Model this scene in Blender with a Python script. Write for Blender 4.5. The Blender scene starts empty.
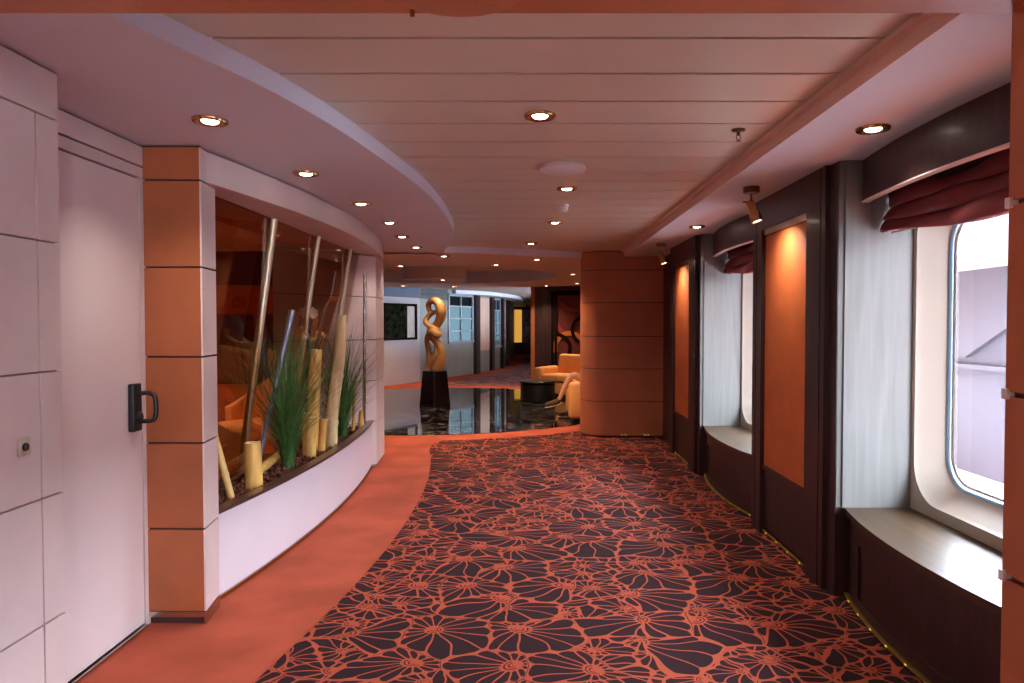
import bpy, bmesh, math, random
from mathutils import Vector, Matrix, Quaternion
PI = math.pi
SC = bpy.context.scene
COL = SC.collection
rnd = random.Random(7)

# ------------------------------------------------------------------ materials
def lin(c):
    return tuple(((v/255)/12.92 if v/255 <= .04045 else ((v/255+.055)/1.055)**2.4) for v in c) + (1,)

def newmat(name):
    m = bpy.data.materials.new(name); m.use_nodes = True
    nt = m.node_tree; nt.nodes.clear()
    out = nt.nodes.new('ShaderNodeOutputMaterial')
    return m, nt, out

def N(nt, typ, **kw):
    n = nt.nodes.new(typ)
    for k, v in kw.items():
        if k.startswith('i_'): n.inputs[int(k[2:])].default_value = v
        else: setattr(n, k, v)
    return n

def bsdf(nt, out, rough=.5, metal=0, spec=.5, coat=0, coat_rough=.1):
    b = nt.nodes.new('ShaderNodeBsdfPrincipled')
    b.inputs['Roughness'].default_value = rough
    b.inputs['Metallic'].default_value = metal
    b.inputs['Specular IOR Level'].default_value = spec
    b.inputs['Coat Weight'].default_value = coat
    b.inputs['Coat Roughness'].default_value = coat_rough
    nt.links.new(b.outputs[0], out.inputs[0])
    return b

def mottled(name, c, var=.12, scale=6, rough=.5, metal=0, spec=.5, coat=0, coat_rough=.1, stretch=(1, 1, 1), bump=0, detail=6, contrast=(.3, .7), bscale=None):
    """a base colour with soft noise variation, optional bump"""
    m, nt, out = newmat(name)
    b = bsdf(nt, out, rough, metal, spec, coat, coat_rough)
    tc = N(nt, 'ShaderNodeTexCoord'); mp = N(nt, 'ShaderNodeMapping')
    mp.inputs['Scale'].default_value = stretch
    nt.links.new(tc.outputs['Object'], mp.inputs[0])
    nz = N(nt, 'ShaderNodeTexNoise'); nz.inputs['Scale'].default_value = scale; nz.inputs['Detail'].default_value = detail
    nt.links.new(mp.outputs[0], nz.inputs['Vector'])
    rp = N(nt, 'ShaderNodeValToRGB')
    l = lin(c)
    rp.color_ramp.elements[0].position, rp.color_ramp.elements[1].position = contrast
    rp.color_ramp.elements[0].color = tuple(v*(1-var) for v in l[:3])+(1,)
    rp.color_ramp.elements[1].color = tuple(min(1, v*(1+var)) for v in l[:3])+(1,)
    nt.links.new(nz.outputs[0], rp.inputs[0]); nt.links.new(rp.outputs[0], b.inputs['Base Color'])
    if bump:
        nb = N(nt, 'ShaderNodeTexNoise'); nb.inputs['Scale'].default_value = bscale or scale*8; nb.inputs['Detail'].default_value = 4
        nt.links.new(mp.outputs[0], nb.inputs['Vector'])
        bp = N(nt, 'ShaderNodeBump'); bp.inputs['Strength'].default_value = bump; bp.inputs['Distance'].default_value = .01
        nt.links.new(nb.outputs[0], bp.inputs['Height']); nt.links.new(bp.outputs[0], b.inputs['Normal'])
    return m

def emis(name, c, s):
    m, nt, out = newmat(name)
    e = N(nt, 'ShaderNodeEmission'); e.inputs[0].default_value = lin(c); e.inputs[1].default_value = s
    nt.links.new(e.outputs[0], out.inputs[0]); return m

def glassmat(name, tint=(255, 255, 255), refl=1.0, rough=0.0, ior=1.45):
    m, nt, out = newmat(name)
    t = N(nt, 'ShaderNodeBsdfTransparent'); t.inputs[0].default_value = lin(tint)
    g = N(nt, 'ShaderNodeBsdfGlossy'); g.inputs['Roughness'].default_value = rough
    g.inputs[0].default_value = (refl, refl, refl, 1)
    fr = N(nt, 'ShaderNodeFresnel'); fr.inputs[0].default_value = ior
    mx = N(nt, 'ShaderNodeMixShader')
    ge = N(nt, 'ShaderNodeNewGeometry'); q = G(nt)
    fac = q.m('MULTIPLY', fr.outputs[0], q.m('SUBTRACT', 1, ge.outputs['Backfacing']))
    nt.links.new(fac, mx.inputs[0]); nt.links.new(t.outputs[0], mx.inputs[1]); nt.links.new(g.outputs[0], mx.inputs[2])
    nt.links.new(mx.outputs[0], out.inputs[0]); return m

def wood(name, c1, c2, rough=.35, scale=3, coat=.3, axis='Z', spec=.5):
    m, nt, out = newmat(name)
    b = bsdf(nt, out, rough, 0, spec, coat, .15)
    tc = N(nt, 'ShaderNodeTexCoord'); mp = N(nt, 'ShaderNodeMapping')
    mp.inputs['Scale'].default_value = {'Z': (9, 9, .6), 'Y': (9, .6, 9)}[axis]
    nt.links.new(tc.outputs['Object'], mp.inputs[0])
    nz = N(nt, 'ShaderNodeTexNoise'); nz.inputs['Scale'].default_value = scale; nz.inputs['Detail'].default_value = 8
    nz.inputs['Distortion'].default_value = .6
    nt.links.new(mp.outputs[0], nz.inputs['Vector'])
    rp = N(nt, 'ShaderNodeValToRGB')
    rp.color_ramp.elements[0].position, rp.color_ramp.elements[1].position = .32, .68
    rp.color_ramp.elements[0].color = lin(c1); rp.color_ramp.elements[1].color = lin(c2)
    nt.links.new(nz.outputs[0], rp.inputs[0]); nt.links.new(rp.outputs[0], b.inputs['Base Color'])
    return m

class G:
    """tiny node-math helper"""
    def __init__(s, nt): s.nt = nt
    def m(s, op, a, b=None, c=None):
        n = s.nt.nodes.new('ShaderNodeMath'); n.operation = op
        for i, v in enumerate((a, b, c)):
            if v is None: continue
            if isinstance(v, (int, float)): n.inputs[i].default_value = v
            else: s.nt.links.new(v, n.inputs[i])
        return n.outputs[0]

def carpet(name, ground, line, size=.35):
    """woven fans: dark petals with light outlines and hub arcs, in two cell sizes"""
    m, nt, out = newmat(name); g = G(nt)
    b = bsdf(nt, out, .95, 0, .15)
    tc = N(nt, 'ShaderNodeTexCoord')
    def fans(size, loc, n, lw, spread):
        mp = N(nt, 'ShaderNodeMapping')
        mp.inputs['Scale'].default_value = (1/size, 1/(size*.84), 0)
        mp.inputs['Location'].default_value = loc
        nt.links.new(tc.outputs['Object'], mp.inputs[0])
        wn = N(nt, 'ShaderNodeTexNoise'); wn.inputs['Scale'].default_value = 1.6; wn.inputs['Detail'].default_value = 0
        nt.links.new(mp.outputs[0], wn.inputs['Vector'])
        ws = N(nt, 'ShaderNodeVectorMath', operation='SUBTRACT'); nt.links.new(wn.outputs['Color'], ws.inputs[0]); ws.inputs[1].default_value = (.5, .5, .5)
        wsc = N(nt, 'ShaderNodeVectorMath', operation='SCALE'); nt.links.new(ws.outputs[0], wsc.inputs[0]); wsc.inputs['Scale'].default_value = .30
        wp = N(nt, 'ShaderNodeVectorMath', operation='ADD'); nt.links.new(mp.outputs[0], wp.inputs[0]); nt.links.new(wsc.outputs[0], wp.inputs[1])
        P = wp.outputs[0]
        def vor(feature):
            v = N(nt, 'ShaderNodeTexVoronoi', voronoi_dimensions='2D', feature=feature)
            v.inputs['Scale'].default_value = 1; v.inputs['Randomness'].default_value = .86
            nt.links.new(P, v.inputs['Vector']); return v
        v1, v2 = vor('F1'), vor('DISTANCE_TO_EDGE')
        edge = v2.outputs['Distance']
        sep = N(nt, 'ShaderNodeSeparateColor'); nt.links.new(v1.outputs['Color'], sep.inputs[0])
        r1, r2, r3 = sep.outputs[0], sep.outputs[1], sep.outputs[2]
        d = N(nt, 'ShaderNodeVectorMath', operation='SUBTRACT'); nt.links.new(P, d.inputs[0]); nt.links.new(v1.outputs['Position'], d.inputs[1])
        sx = N(nt, 'ShaderNodeSeparateXYZ'); nt.links.new(d.outputs[0], sx.inputs[0])
        phi = g.m('MULTIPLY', g.m('SUBTRACT', r1, .5), spread)
        off = g.m('ADD', .26, g.m('MULTIPLY', r2, .12))
        cp, sp_ = g.m('COSINE', phi), g.m('SINE', phi)
        # local frame: v points from the petals towards the hub
        u = g.m('SUBTRACT', g.m('MULTIPLY', sx.outputs[0], cp), g.m('MULTIPLY', sx.outputs[1], sp_))
        v = g.m('SUBTRACT', g.m('ADD', g.m('MULTIPLY', sx.outputs[0], sp_), g.m('MULTIPLY', sx.outputs[1], cp)), off)
        r = g.m('SQRT', g.m('ADD', g.m('MULTIPLY', u, u), g.m('MULTIPLY', v, v)))
        ang = g.m('ARCTAN2', u, g.m('MULTIPLY', v, -1))
        t = g.m('FRACT', g.m('ADD', g.m('MULTIPLY', ang, n/(2*PI)), .5+.2))
        aa = g.m('SUBTRACT', .5, g.m('ABSOLUTE', g.m('SUBTRACT', t, .5)))
        sd = g.m('MULTIPLY', g.m('MULTIPLY', aa, 2*PI/n), r)
        bow = g.m('MULTIPLY', g.m('POWER', g.m('SUBTRACT', 1, g.m('MULTIPLY', aa, 2)), 2.5), .085)
        petal = g.m('MULTIPLY', g.m('GREATER_THAN', sd, lw), g.m('GREATER_THAN', edge, g.m('ADD', lw*1.35, bow)))
        hubr = g.m('ADD', .15, g.m('MULTIPLY', g.m('SUBTRACT', 1, g.m('GREATER_THAN', sd, lw*2.2)), .03))
        petal = g.m('MULTIPLY', petal, g.m('GREATER_THAN', r, hubr))
        ring = g.m('LESS_THAN', g.m('FRACT', g.m('ADD', g.m('MULTIPLY', r, 17), .15)), .36)
        hub = g.m('MULTIPLY', g.m('MULTIPLY', ring, g.m('LESS_THAN', r, .15)), g.m('LESS_THAN', g.m('ABSOLUTE', ang), 1.9))
        hub = g.m('MULTIPLY', hub, g.m('GREATER_THAN', edge, .02))
        hair = g.m('MULTIPLY', g.m('LESS_THAN', g.m('ABSOLUTE', g.m('SUBTRACT', edge, lw*.55)), .0055), g.m('GREATER_THAN', v, -.05))
        return g.m('MAXIMUM', g.m('MAXIMUM', petal, hub), hair), edge, r3
    dA, eA, rA = fans(size, (.35, .2, 0), 15.0, .0135, 2.6)
    dB, eB, rB = fans(size*.56, (3.35, 1.2, 0), 12.0, .021, 5.5)
    small = g.m('LESS_THAN', rA, .30)
    dBm = g.m('MULTIPLY', dB, g.m('GREATER_THAN', eA, .022))
    dark = g.m('ADD', g.m('MULTIPLY', small, dBm), g.m('MULTIPLY', g.m('SUBTRACT', 1, small), dA))
    fz = N(nt, 'ShaderNodeTexNoise'); fz.inputs['Scale'].default_value = 160; nt.links.new(tc.outputs['Object'], fz.inputs['Vector'])
    mx = N(nt, 'ShaderNodeMix', data_type='RGBA')
    nt.links.new(dark, mx.inputs[0]); mx.inputs[6].default_value = lin(line); mx.inputs[7].default_value = lin(ground)
    nt.links.new(mx.outputs[2], b.inputs['Base Color'])
    bp = N(nt, 'ShaderNodeBump'); bp.inputs['Strength'].default_value = .25; bp.inputs['Distance'].default_value = .004
    nt.links.new(fz.outputs[0], bp.inputs['Height']); nt.links.new(bp.outputs[0], b.inputs['Normal'])
    return m

def marble(name):
    m, nt, out = newmat(name)
    b = bsdf(nt, out, .035, 0, .75)
    tc = N(nt, 'ShaderNodeTexCoord')
    nz = N(nt, 'ShaderNodeTexNoise'); nz.inputs['Scale'].default_value = 2.2; nz.inputs['Detail'].default_value = 9; nz.inputs['Distortion'].default_value = 1.6
    nt.links.new(tc.outputs['Object'], nz.inputs['Vector'])
    g = G(nt)
    v = g.m('ABSOLUTE', g.m('SUBTRACT', nz.outputs[0], .5))
    rp = N(nt, 'ShaderNodeValToRGB')
    rp.color_ramp.elements[0].position = 0; rp.color_ramp.elements[0].color = lin((150, 140, 135))
    rp.color_ramp.elements[1].position = .02; rp.color_ramp.elements[1].color = lin((14, 11, 13))
    nt.links.new(v, rp.inputs[0]); nt.links.new(rp.outputs[0], b.inputs['Base Color'])
    return m

M = dict(
    beige=mottled('beige leather panel', (222, 202, 197), .07, 3.5, .42, bump=.05, bscale=60),
    door=mottled('door laminate', (230, 213, 210), .04, 2, .4),
    orange=mottled('orange leather', (172, 97, 58), .13, 4, .45, bump=.06, bscale=70),
    column=mottled('column leather', (176, 104, 70), .10, 3, .5, bump=.05, bscale=60),
    dark_gap=mottled('shadow gap backing', (74, 46, 44), .05, 4, .8),
    beige_gap=mottled('beige joint backing', (150, 118, 114), .05, 4, .8),
    gold=mottled('gold strip', (138, 110, 54), .2, 14, .35, .3),
    satin=mottled('satin plate', (206, 198, 176), .05, 10, .4, .3),
    daywhite=mottled('white paint tinted for daylight', (212, 219, 227), .02, 2, .6),  # white ceiling paint shifted bluish for the window daylight
    plank=mottled('satin ceiling plank', (212, 197, 178), .03, 1.5, .34, spec=.75, stretch=(.3, 1, 1)),
    white=mottled('white ceiling paint', (216, 212, 219), .02, 2, .6),
    fascia=mottled('pale fascia paint', (228, 234, 248), .02, 2, .5),
    salmon=mottled('salmon fascia', (226, 192, 174), .05, 3, .45),
    lobbywhite=mottled('lobby ceiling paint', (226, 208, 198), .03, 2, .6),
    planter=mottled('white planter enamel', (226, 216, 222), .02, 3, .35),
    rim=wood('dark planter rim', (60, 38, 34), (84, 54, 46), .35),
    wood=wood('dark stained wood', (42, 25, 26), (60, 37, 35), .42, coat=.12),
    sheenwood=wood('wood with painted window sheen', (112, 111, 106), (126, 125, 121), .6, 2.5, coat=0, spec=.2),  # window sheen on the brown wood, put in as pale grey colour
    seat=wood('window seat oak', (58, 44, 27), (80, 62, 42), .4, 2.5, coat=0, axis='Y', spec=.35),
    panel=mottled('orange fabric panel', (208, 112, 58), .10, 5, .6, bump=.05, bscale=120),
    border=mottled('orange carpet', (174, 86, 64), .18, 2.2, .95, spec=.1, bump=.25, bscale=260, contrast=(.35, .65)),
    carpet=carpet('fan carpet', (48, 30, 33), (168, 80, 56)),
    purple=carpet('lobby passage carpet', (92, 66, 72), (176, 124, 122), .42),
    marble=marble('black marble'),
    brass=mottled('polished brass', (196, 150, 96), .08, 8, .22, 1),
    brassdark=mottled('aged brass', (120, 92, 58), .12, 8, .3, 1),
    steel=mottled('brushed steel', (200, 192, 180), .06, 10, .24, 1),
    tube=mottled('champagne metal tube', (214, 194, 160), .03, 10, .36, .7),
    bluesteel=mottled('blue steel rod', (176, 190, 220), .05, 10, .3, .6),
    lens=emis('lamp lens', (255, 236, 214), 7),
    lensdim=emis('lobby lamp lens', (255, 214, 170), 7),
    led=emis('marker light', (225, 190, 50), .9),
    black=mottled('black plastic', (26, 26, 30), .1, 8, .35),
    plastic=mottled('white plastic', (226, 220, 218), .02, 6, .45),
    glass=glassmat('clear glass', (250, 252, 255)),
    smoked=glassmat('display glass', (226, 206, 190), 1.0, 0, 1.55),
    cream=mottled('cream window lining', (172, 161, 146), .02, 3, .45),
    gasket=mottled('blue grey gasket', (150, 186, 208), .08, 10, .3, .5),
    maroon=mottled('maroon blind cloth', (122, 48, 50), .12, 6, .62, bump=.08, bscale=80),
    bamboo=mottled('dried bamboo', (228, 180, 98), .32, 5, .42, stretch=(6, 6, .7), coat=.2),
    bamboopale=mottled('pale bamboo', (230, 208, 158), .2, 5, .4, stretch=(6, 6, .7), coat=.2),
    bamboocut=mottled('cut bamboo end', (236, 208, 150), .1, 20, .7),
    grass=mottled('grass blade', (74, 122, 60), .6, 14, .5, contrast=(.25, .75)),
    bark=mottled('bark mulch', (108, 62, 46), .5, 24, .85, contrast=(.25, .75)),
    carving=mottled('carved wood', (222, 170, 108), .14, 4, .38, stretch=(4, 4, 1), coat=.2),
    pedestal=mottled('polished black stone', (18, 14, 15), .3, 5, .06, 0, .6),
    lounge=mottled('lounge wall', (96, 50, 42), .15, 1.5, .5),
    loungewood=mottled('lounge amber panel', (196, 110, 54), .15, 2.5, .4),
    sofa=mottled('amber upholstery', (238, 172, 104), .06, 6, .7, bump=.06, bscale=120),
    bluewall=mottled('pale grey wall', (188, 186, 196), .03, 2, .5),
    greywall=mottled('grey green panel', (150, 156, 150), .05, 3, .45),
    blueframe=mottled('blue grey frame', (150, 168, 182), .04, 6, .4),
    frieze=mottled('blue frieze', (44, 72, 116), .1, 3, .5),
    picdark=mottled('dark landscape canvas', (34, 40, 26), .9, 7, .95, spec=.05, contrast=(.35, .65)),
    picpale=mottled('pale strip canvas', (236, 240, 232), .08, 5, .9, spec=.1),
    artground=mottled('maroon art ground', (96, 38, 34), .15, 4, .5),
    artamber=mottled('amber ring', (206, 120, 56), .1, 6, .45),
    artdark=mottled('dark ring', (26, 14, 14), .1, 6, .85, spec=.1),
    artred=mottled('red ring', (140, 54, 48), .1, 6, .45),
    yellow=emis('lit amber glass', (214, 158, 66), .7),
    darkglass=mottled('dark pane', (24, 32, 34), .2, 6, .12),
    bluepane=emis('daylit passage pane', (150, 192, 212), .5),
    outside=mottled('grey deck paint', (62, 58, 66), .05, 1, .7),
    outside2=mottled('pale deck paint', (68, 65, 72), .05, 1, .7),
    deck=mottled('white deck coating', (214, 210, 214), .03, 1, .7),
    skin=mottled('skin', (222, 170, 138), .06, 10, .5),
    hair=mottled('brown hair', (58, 40, 30), .3, 30, .5),
    shirt=mottled('blue shirt', (92, 110, 140), .1, 12, .8),
    shorts=mottled('khaki shorts', (190, 160, 126), .08, 12, .8),
    shoe=mottled('brown suede shoe', (84, 54, 34), .12, 20, .75),
    sole=mottled('pale sole', (200, 180, 150), .05, 20, .7),
    petal=mottled('white petal', (240, 222, 206), .06, 12, .5),
    stem=mottled('dark stem', (40, 44, 28), .2, 12, .5),
)

# ------------------------------------------------------------------ mesh builder
class MB:
    def __init__(s): s.v = []; s.f = []; s.mi = []; s.sm = []
    def add(s, vs, fs, mi=0, smooth=False):
        o = len(s.v); s.v += [tuple(v) for v in vs]
        for f in fs:
            s.f.append(tuple(i+o for i in f)); s.mi.append(mi); s.sm.append(smooth)
        return s
    def box(s, x0, x1, y0, y1, z0, z1, mi=0, mx=None):
        vs = [(x, y, z) for z in (z0, z1) for y in (y0, y1) for x in (x0, x1)]
        if mx is not None: vs = [mx @ Vector(v) for v in vs]
        return s.add(vs, [(0, 2, 3, 1), (4, 5, 7, 6), (0, 1, 5, 4), (2, 6, 7, 3), (0, 4, 6, 2), (1, 3, 7, 5)], mi)
    def rbox(s, x0, x1, y0, y1, z0, z1, r=.02, seg=3, mi=0, mx=None):
        """box with rounded edges"""
        bm = bmesh.new(); bmesh.ops.create_cube(bm, size=1)
        for v in bm.verts:
            v.co = Vector(((x0+x1)/2+v.co.x*(x1-x0), (y0+y1)/2+v.co.y*(y1-y0), (z0+z1)/2+v.co.z*(z1-z0)))
        bmesh.ops.bevel(bm, geom=bm.edges[:], offset=r, segments=seg, affect='EDGES', profile=.5)
        return s.bm(bm, mi, True, mx)
    def bm(s, bm, mi=0, smooth=False, mx=None):
        bm.verts.index_update()
        vs = [(mx @ v.co) if mx is not None else v.co.copy() for v in bm.verts]
        s.add(vs, [[v.index for v in f.verts] for f in bm.faces], mi, smooth); bm.free(); return s
    def prism(s, pts, z0, z1, mi=0, side=None, smooth=False, cap=True):
        """pts counter-clockwise in XY, extruded z0..z1"""
        a = sum(p[0]*q[1]-q[0]*p[1] for p, q in zip(pts, pts[1:]+pts[:1]))
        if a < 0: pts = pts[::-1]
        n = len(pts)
        vs = [(x, y, z0) for x, y in pts] + [(x, y, z1) for x, y in pts]
        if cap: s.add(vs, [tuple(range(n-1, -1, -1)), tuple(range(n, 2*n))], mi)
        return s.add(vs, [(i, (i+1) % n, n+(i+1) % n, n+i) for i in range(n)], mi if side is None else side, smooth)
    def band(s, inner, outer, z0, z1, mi=0, side=None, smooth=False, closed=False):
        """solid between two matching polylines (same count), z0..z1"""
        n = len(inner); side = mi if side is None else side
        vs = [(x, y, z) for z in (z0, z1) for pl in (inner, outer) for x, y in pl]
        I0, O0, I1, O1 = 0, n, 2*n, 3*n
        rng = range(n if closed else n-1)
        nx = lambda i: (i+1) % n
        s.add(vs, [(I0+i, I0+nx(i), O0+nx(i), O0+i) for i in rng] + [(I1+i, O1+i, O1+nx(i), I1+nx(i)) for i in rng], mi, False)
        fs = [(I0+i, I1+i, I1+nx(i), I0+nx(i)) for i in rng] + [(O0+i, O0+nx(i), O1+nx(i), O1+i) for i in rng]
        s.add(vs, fs, side, smooth)
        if not closed: s.add(vs, [(I0, O0, O1, I1), (I0+n-1, I1+n-1, O1+n-1, O0+n-1)], side)
        return s
    def lathe(s, prof, n=24, mx=None, mi=0, smooth=True, close=False):
        """prof [(r,z)...] spun about Z"""
        vs = []; fs = []
        for r, z in prof:
            for k in range(n):
                a = 2*PI*k/n; vs.append(Vector((r*math.cos(a), r*math.sin(a), z)))
        m = len(prof)
        for j in range(m-1 + (1 if close else 0)):
            for k in range(n):
                a, b = j*n+k, j*n+(k+1) % n; c, d = ((j+1) % m)*n+(k+1) % n, ((j+1) % m)*n+k
                fs.append((a, b, c, d))
        if mx is not None: vs = [mx @ v for v in vs]
        return s.add(vs, fs, mi, smooth)
    def disc(s, r, z, n=24, mx=None, mi=0, cx=0, cy=0):
        vs = [Vector((cx+r*math.cos(2*PI*k/n), cy+r*math.sin(2*PI*k/n), z)) for k in range(n)]
        if mx is not None: vs = [mx @ v for v in vs]
        return s.add(vs, [tuple(range(n))], mi)
    def tube(s, path, rad, n=10, mi=0, cap=True, flat=1.0, smooth=True, updir=None):
        path = [Vector(p) for p in path]
        if not isinstance(rad, (list, tuple)): rad = [rad]*len(path)
        vs = []; fs = []; up = None
        for i, p in enumerate(path):
            d = (path[min(i+1, len(path)-1)]-path[max(i-1, 0)]).normalized()
            if up is None:
                up = Vector(updir) if updir else (Vector((0, 0, 1)) if abs(d.z) < .9 else Vector((1, 0, 0)))
            a = d.cross(up)
            if a.length < 1e-6: a = d.orthogonal()
            a.normalize(); b = a.cross(d).normalized(); up = b
            for k in range(n):
                t = 2*PI*k/n; vs.append(p+a*math.cos(t)*rad[i]+b*math.sin(t)*rad[i]*flat)
        for i in range(len(path)-1):
            for k in range(n):
                fs.append((i*n+k, i*n+(k+1) % n, (i+1)*n+(k+1) % n, (i+1)*n+k))
        s.add(vs, fs, mi, smooth)
        if cap: s.add(vs, [tuple(range(n-1, -1, -1)), tuple(range((len(path)-1)*n, len(path)*n))], mi)
        return s
    def build(s, name, mats, parent=None, loc=None):
        me = bpy.data.meshes.new(name); me.from_pydata(s.v, [], s.f)
        for m in (mats if isinstance(mats, (list, tuple)) else [mats]): me.materials.append(m)
        for p, i, k in zip(me.polygons, s.mi, s.sm): p.material_index = i; p.use_smooth = k
        bm = bmesh.new(); bm.from_mesh(me); bmesh.ops.remove_doubles(bm, verts=bm.verts, dist=1e-5)
        bmesh.ops.recalc_face_normals(bm, faces=bm.faces); bm.to_mesh(me); bm.free()
        if any(s.sm): me.set_sharp_from_angle(angle=.7)
        o = bpy.data.objects.new(name, me); COL.objects.link(o)
        if parent is not None: o.parent = parent
        if loc is not None: o.location = loc
        return o

def tag(o, label=None, cat=None, group=None, kind=None):
    if label: o['label'] = label
    if cat: o['category'] = cat
    if group: o['group'] = group
    if kind: o['kind'] = kind
    return o
def struct(o, label, cat):
    return tag(o, label, cat, None, 'structure')
def thing(name, label, cat, loc=(0, 0, 0), rz=0, group=None):
    o = bpy.data.objects.new(name, None); COL.objects.link(o)
    o.empty_display_size = .1; o.location = loc; o.rotation_euler = (0, 0, rz)
    return tag(o, label, cat, group)
def copy_tree(o, parent=None):
    c = o.copy(); COL.objects.link(c)
    if parent is not None: c.parent = parent
    for ch in list(o.children): copy_tree(ch, c)
    return c
def smooth_pts(pts, k=6):
    """Catmull-Rom through points"""
    out = []
    P = [pts[0]]+list(pts)+[pts[-1]]
    for i in range(1, len(P)-2):
        p0, p1, p2, p3 = [Vector(q) for q in P[i-1:i+3]]
        for j in range(k):
            t = j/k
            out.append(.5*((2*p1)+(p2-p0)*t+(2*p0-5*p1+4*p2-p3)*t*t+(3*p1-p0-3*p2+p3)*t**3))
    out.append(Vector(pts[-1]))
    return [tuple(v) for v in out]
def arc(y0, y1, xe, xa, n=28):
    """points (x,y) of a circular arc from (xe,y0) to (xe,y1) with middle at xa"""
    s = xa-xe; c = (y1-y0)/2; R = (c*c+s*s)/(2*abs(s)); sg = 1 if s > 0 else -1
    a = math.asin(c/R); ym = (y0+y1)/2; cx = xa-sg*R
    return [(cx+sg*R*math.cos(-a+2*a*i/n), ym+R*math.sin(-a+2*a*i/n)) for i in range(n+1)]
def offs(pts, dx):
    return [(x+dx, y) for x, y in pts]

GZ = [.479, .909, 1.337, 1.781, 2.208]          # leather panel joints
HP, HS = 2.46, 2.38                             # plank ceiling, soffit
LC = (-1.7, 12.55)                              # lobby centre
def circ(r, a0, a1, n, c=LC):
    return [(c[0]+r*math.cos(a0+(a1-a0)*i/n), c[1]+r*math.sin(a0+(a1-a0)*i/n)) for i in range(n+1)]

# ------------------------------------------------------------------ floor
m = MB(); m.box(-7, 3.6, -5, 37, -.12, 0)
struct(m.build('floor', M['border']), 'plain orange carpet border running along the planter and around the lobby', 'floor')
edge = smooth_pts([(-1.5, -4.8), (-1.36, 0), (-1.25, 2.0), (-1.149, 2.817), (-1.042, 3.521), (-.962, 4.361), (-.936, 5.2), (-.965, 6.3), (-1.08, 7.4), (-1.2, 8.1)], 6)
ring = [p for p in circ(3.86, -PI*.5+.0, -.5, 40) if p[0] > -1.02]
near = [(x, y) for x, y in edge] + [(-1.215, 8.45), (-1.12, 8.72)] + ring + [(1.95, 10.3), (1.95, -4.8)]
m = MB(); m.prism(near, 0.0005, .006)
struct(m.build('floor_carpet', M['carpet']), 'dark plum carpet with orange fan outlines in the corridor', 'carpet')
m = MB(); m.prism(circ(3.4, 0, 2*PI, 96)[:-1], .0005, .008)
struct(m.build('floor_marble', M['marble']), 'round glossy black veined marble floor under the sculpture', 'floor')
Wl = [(-6, 15.2), (-4.2, 15.9), (-3.53, 16.5), (-2.85, 17.7), (-2.31, 19.2), (-1.65, 20.6), (-.95, 23.3), (-.8, 26), (-.75, 36)]
far_edge = smooth_pts([(-2.2, 17.0), (-1.75, 18.4), (-1.1, 20.3), (-.45, 23.2), (-.3, 26), (-.25, 33)], 6)
m = MB(); m.prism(far_edge + [(3.2, 33)] + [(3.2, 16.6)] + circ(4.1, .62, 1.62, 20)[0:21], .0005, .006)
struct(m.build('floor_runner', M['purple']), 'muted purple fan carpet in the passage beyond the lobby', 'carpet')

# ------------------------------------------------------------------ ceilings
m = MB(); m.box(-7, 3.6, -5, 37, 2.66, 2.74)
struct(m.build('ceiling_slab', M['dark_gap']), 'dark deckhead above the ceiling panels', 'ceiling')
m = MB(); y = 2.319-.327*22
while y < 9.9:
    m.box(-2.3, 1.26, y+.009, y+.327-.009, HP, HP+.014); y += .327
m.box(-2.3, 1.26, -5, 9.9, HP+.016, HP+.03, 1)
struct(m.build('ceiling', [M['plank'], M['dark_gap']]), 'satin pink beige plank ceiling with thin dark joints', 'ceiling')
sof = smooth_pts([(-1.5, -5), (-1.47, -2), (-1.36, .6), (-1.27, 1.5), (-1.188, 1.969), (-1.096, 2.258), (-.975, 2.615), (-.857, 3.171), (-.753, 3.979), (-.696, 4.579),
                  (-.68, 5.49), (-.735, 6.632), (-.86, 7.45), (-.985, 8.0), (-1.06, 8.42)], 5)
m = MB(); m.prism(sof + [(-1.2, 8.6), (-2.6, 8.6), (-2.6, -5)], HS, HP+.02, 0, 1, True)
struct(m.build('ceiling_soffit', [M['white'], M['fascia']]), 'curved lowered white ceiling over the planter with pale edge', 'ceiling')
m = MB(); m.prism([(1.222, -5), (1.222, 8.93), (2.7, 8.93), (2.7, -5)], HS, HP+.1, 0, 1)
m.box(1.19, 1.222, -5, 8.93, HP-.022, HP-.002, 1)
struct(m.build('ceiling_bulkhead', [M['daywhite'], M['salmon']]), 'lowered white ceiling strip above the windows with salmon edge', 'ceiling')
m = MB()
m.band(circ(2.2, 0, 2*PI, 72)[:-1], circ(4.12, 0, 2*PI, 72)[:-1], HS, 2.64, 0, 1, True, True)
struct(m.build('ceiling_ring', [M['lobbywhite'], M['fascia']]), 'lowered ceiling ring circling above the lobby', 'ceiling')
m = MB(); m.disc(2.25, 2.63, 48, None, 0, *LC)
struct(m.build('ceiling_dome', M['lobbywhite']), 'raised round ceiling inside the lobby ring', 'ceiling')
m = MB(); m.band(circ(4.05, 0, 2*PI, 72)[:-1], circ(24, 0, 2*PI, 72)[:-1], HP+.005, HP+.012, 0, 0, False, True)
# trimmed below the corridor planks by keeping only far faces
m.f, keep = [f for f in m.f], None
vs = m.v; sel = [i for i, f in enumerate(m.f) if sum(vs[j][1] for j in f)/len(f) > 8.6]
m.f = [m.f[i] for i in sel]; m.mi = [m.mi[i] for i in sel]; m.sm = [m.sm[i] for i in sel]
struct(m.build('ceiling_outer', M['lobbywhite']), 'plain ceiling of the passages beyond the lobby', 'ceiling')
m = MB(); m.prism(circ(.57, 0, 2*PI, 40, (-1.72, 12.4))[:-1], 2.29, 2.64, 0, 0, True)
struct(m.build('ceiling_drum', M['lobbywhite']), 'round ceiling drum hanging above the wooden sculpture', 'ceiling')

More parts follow.
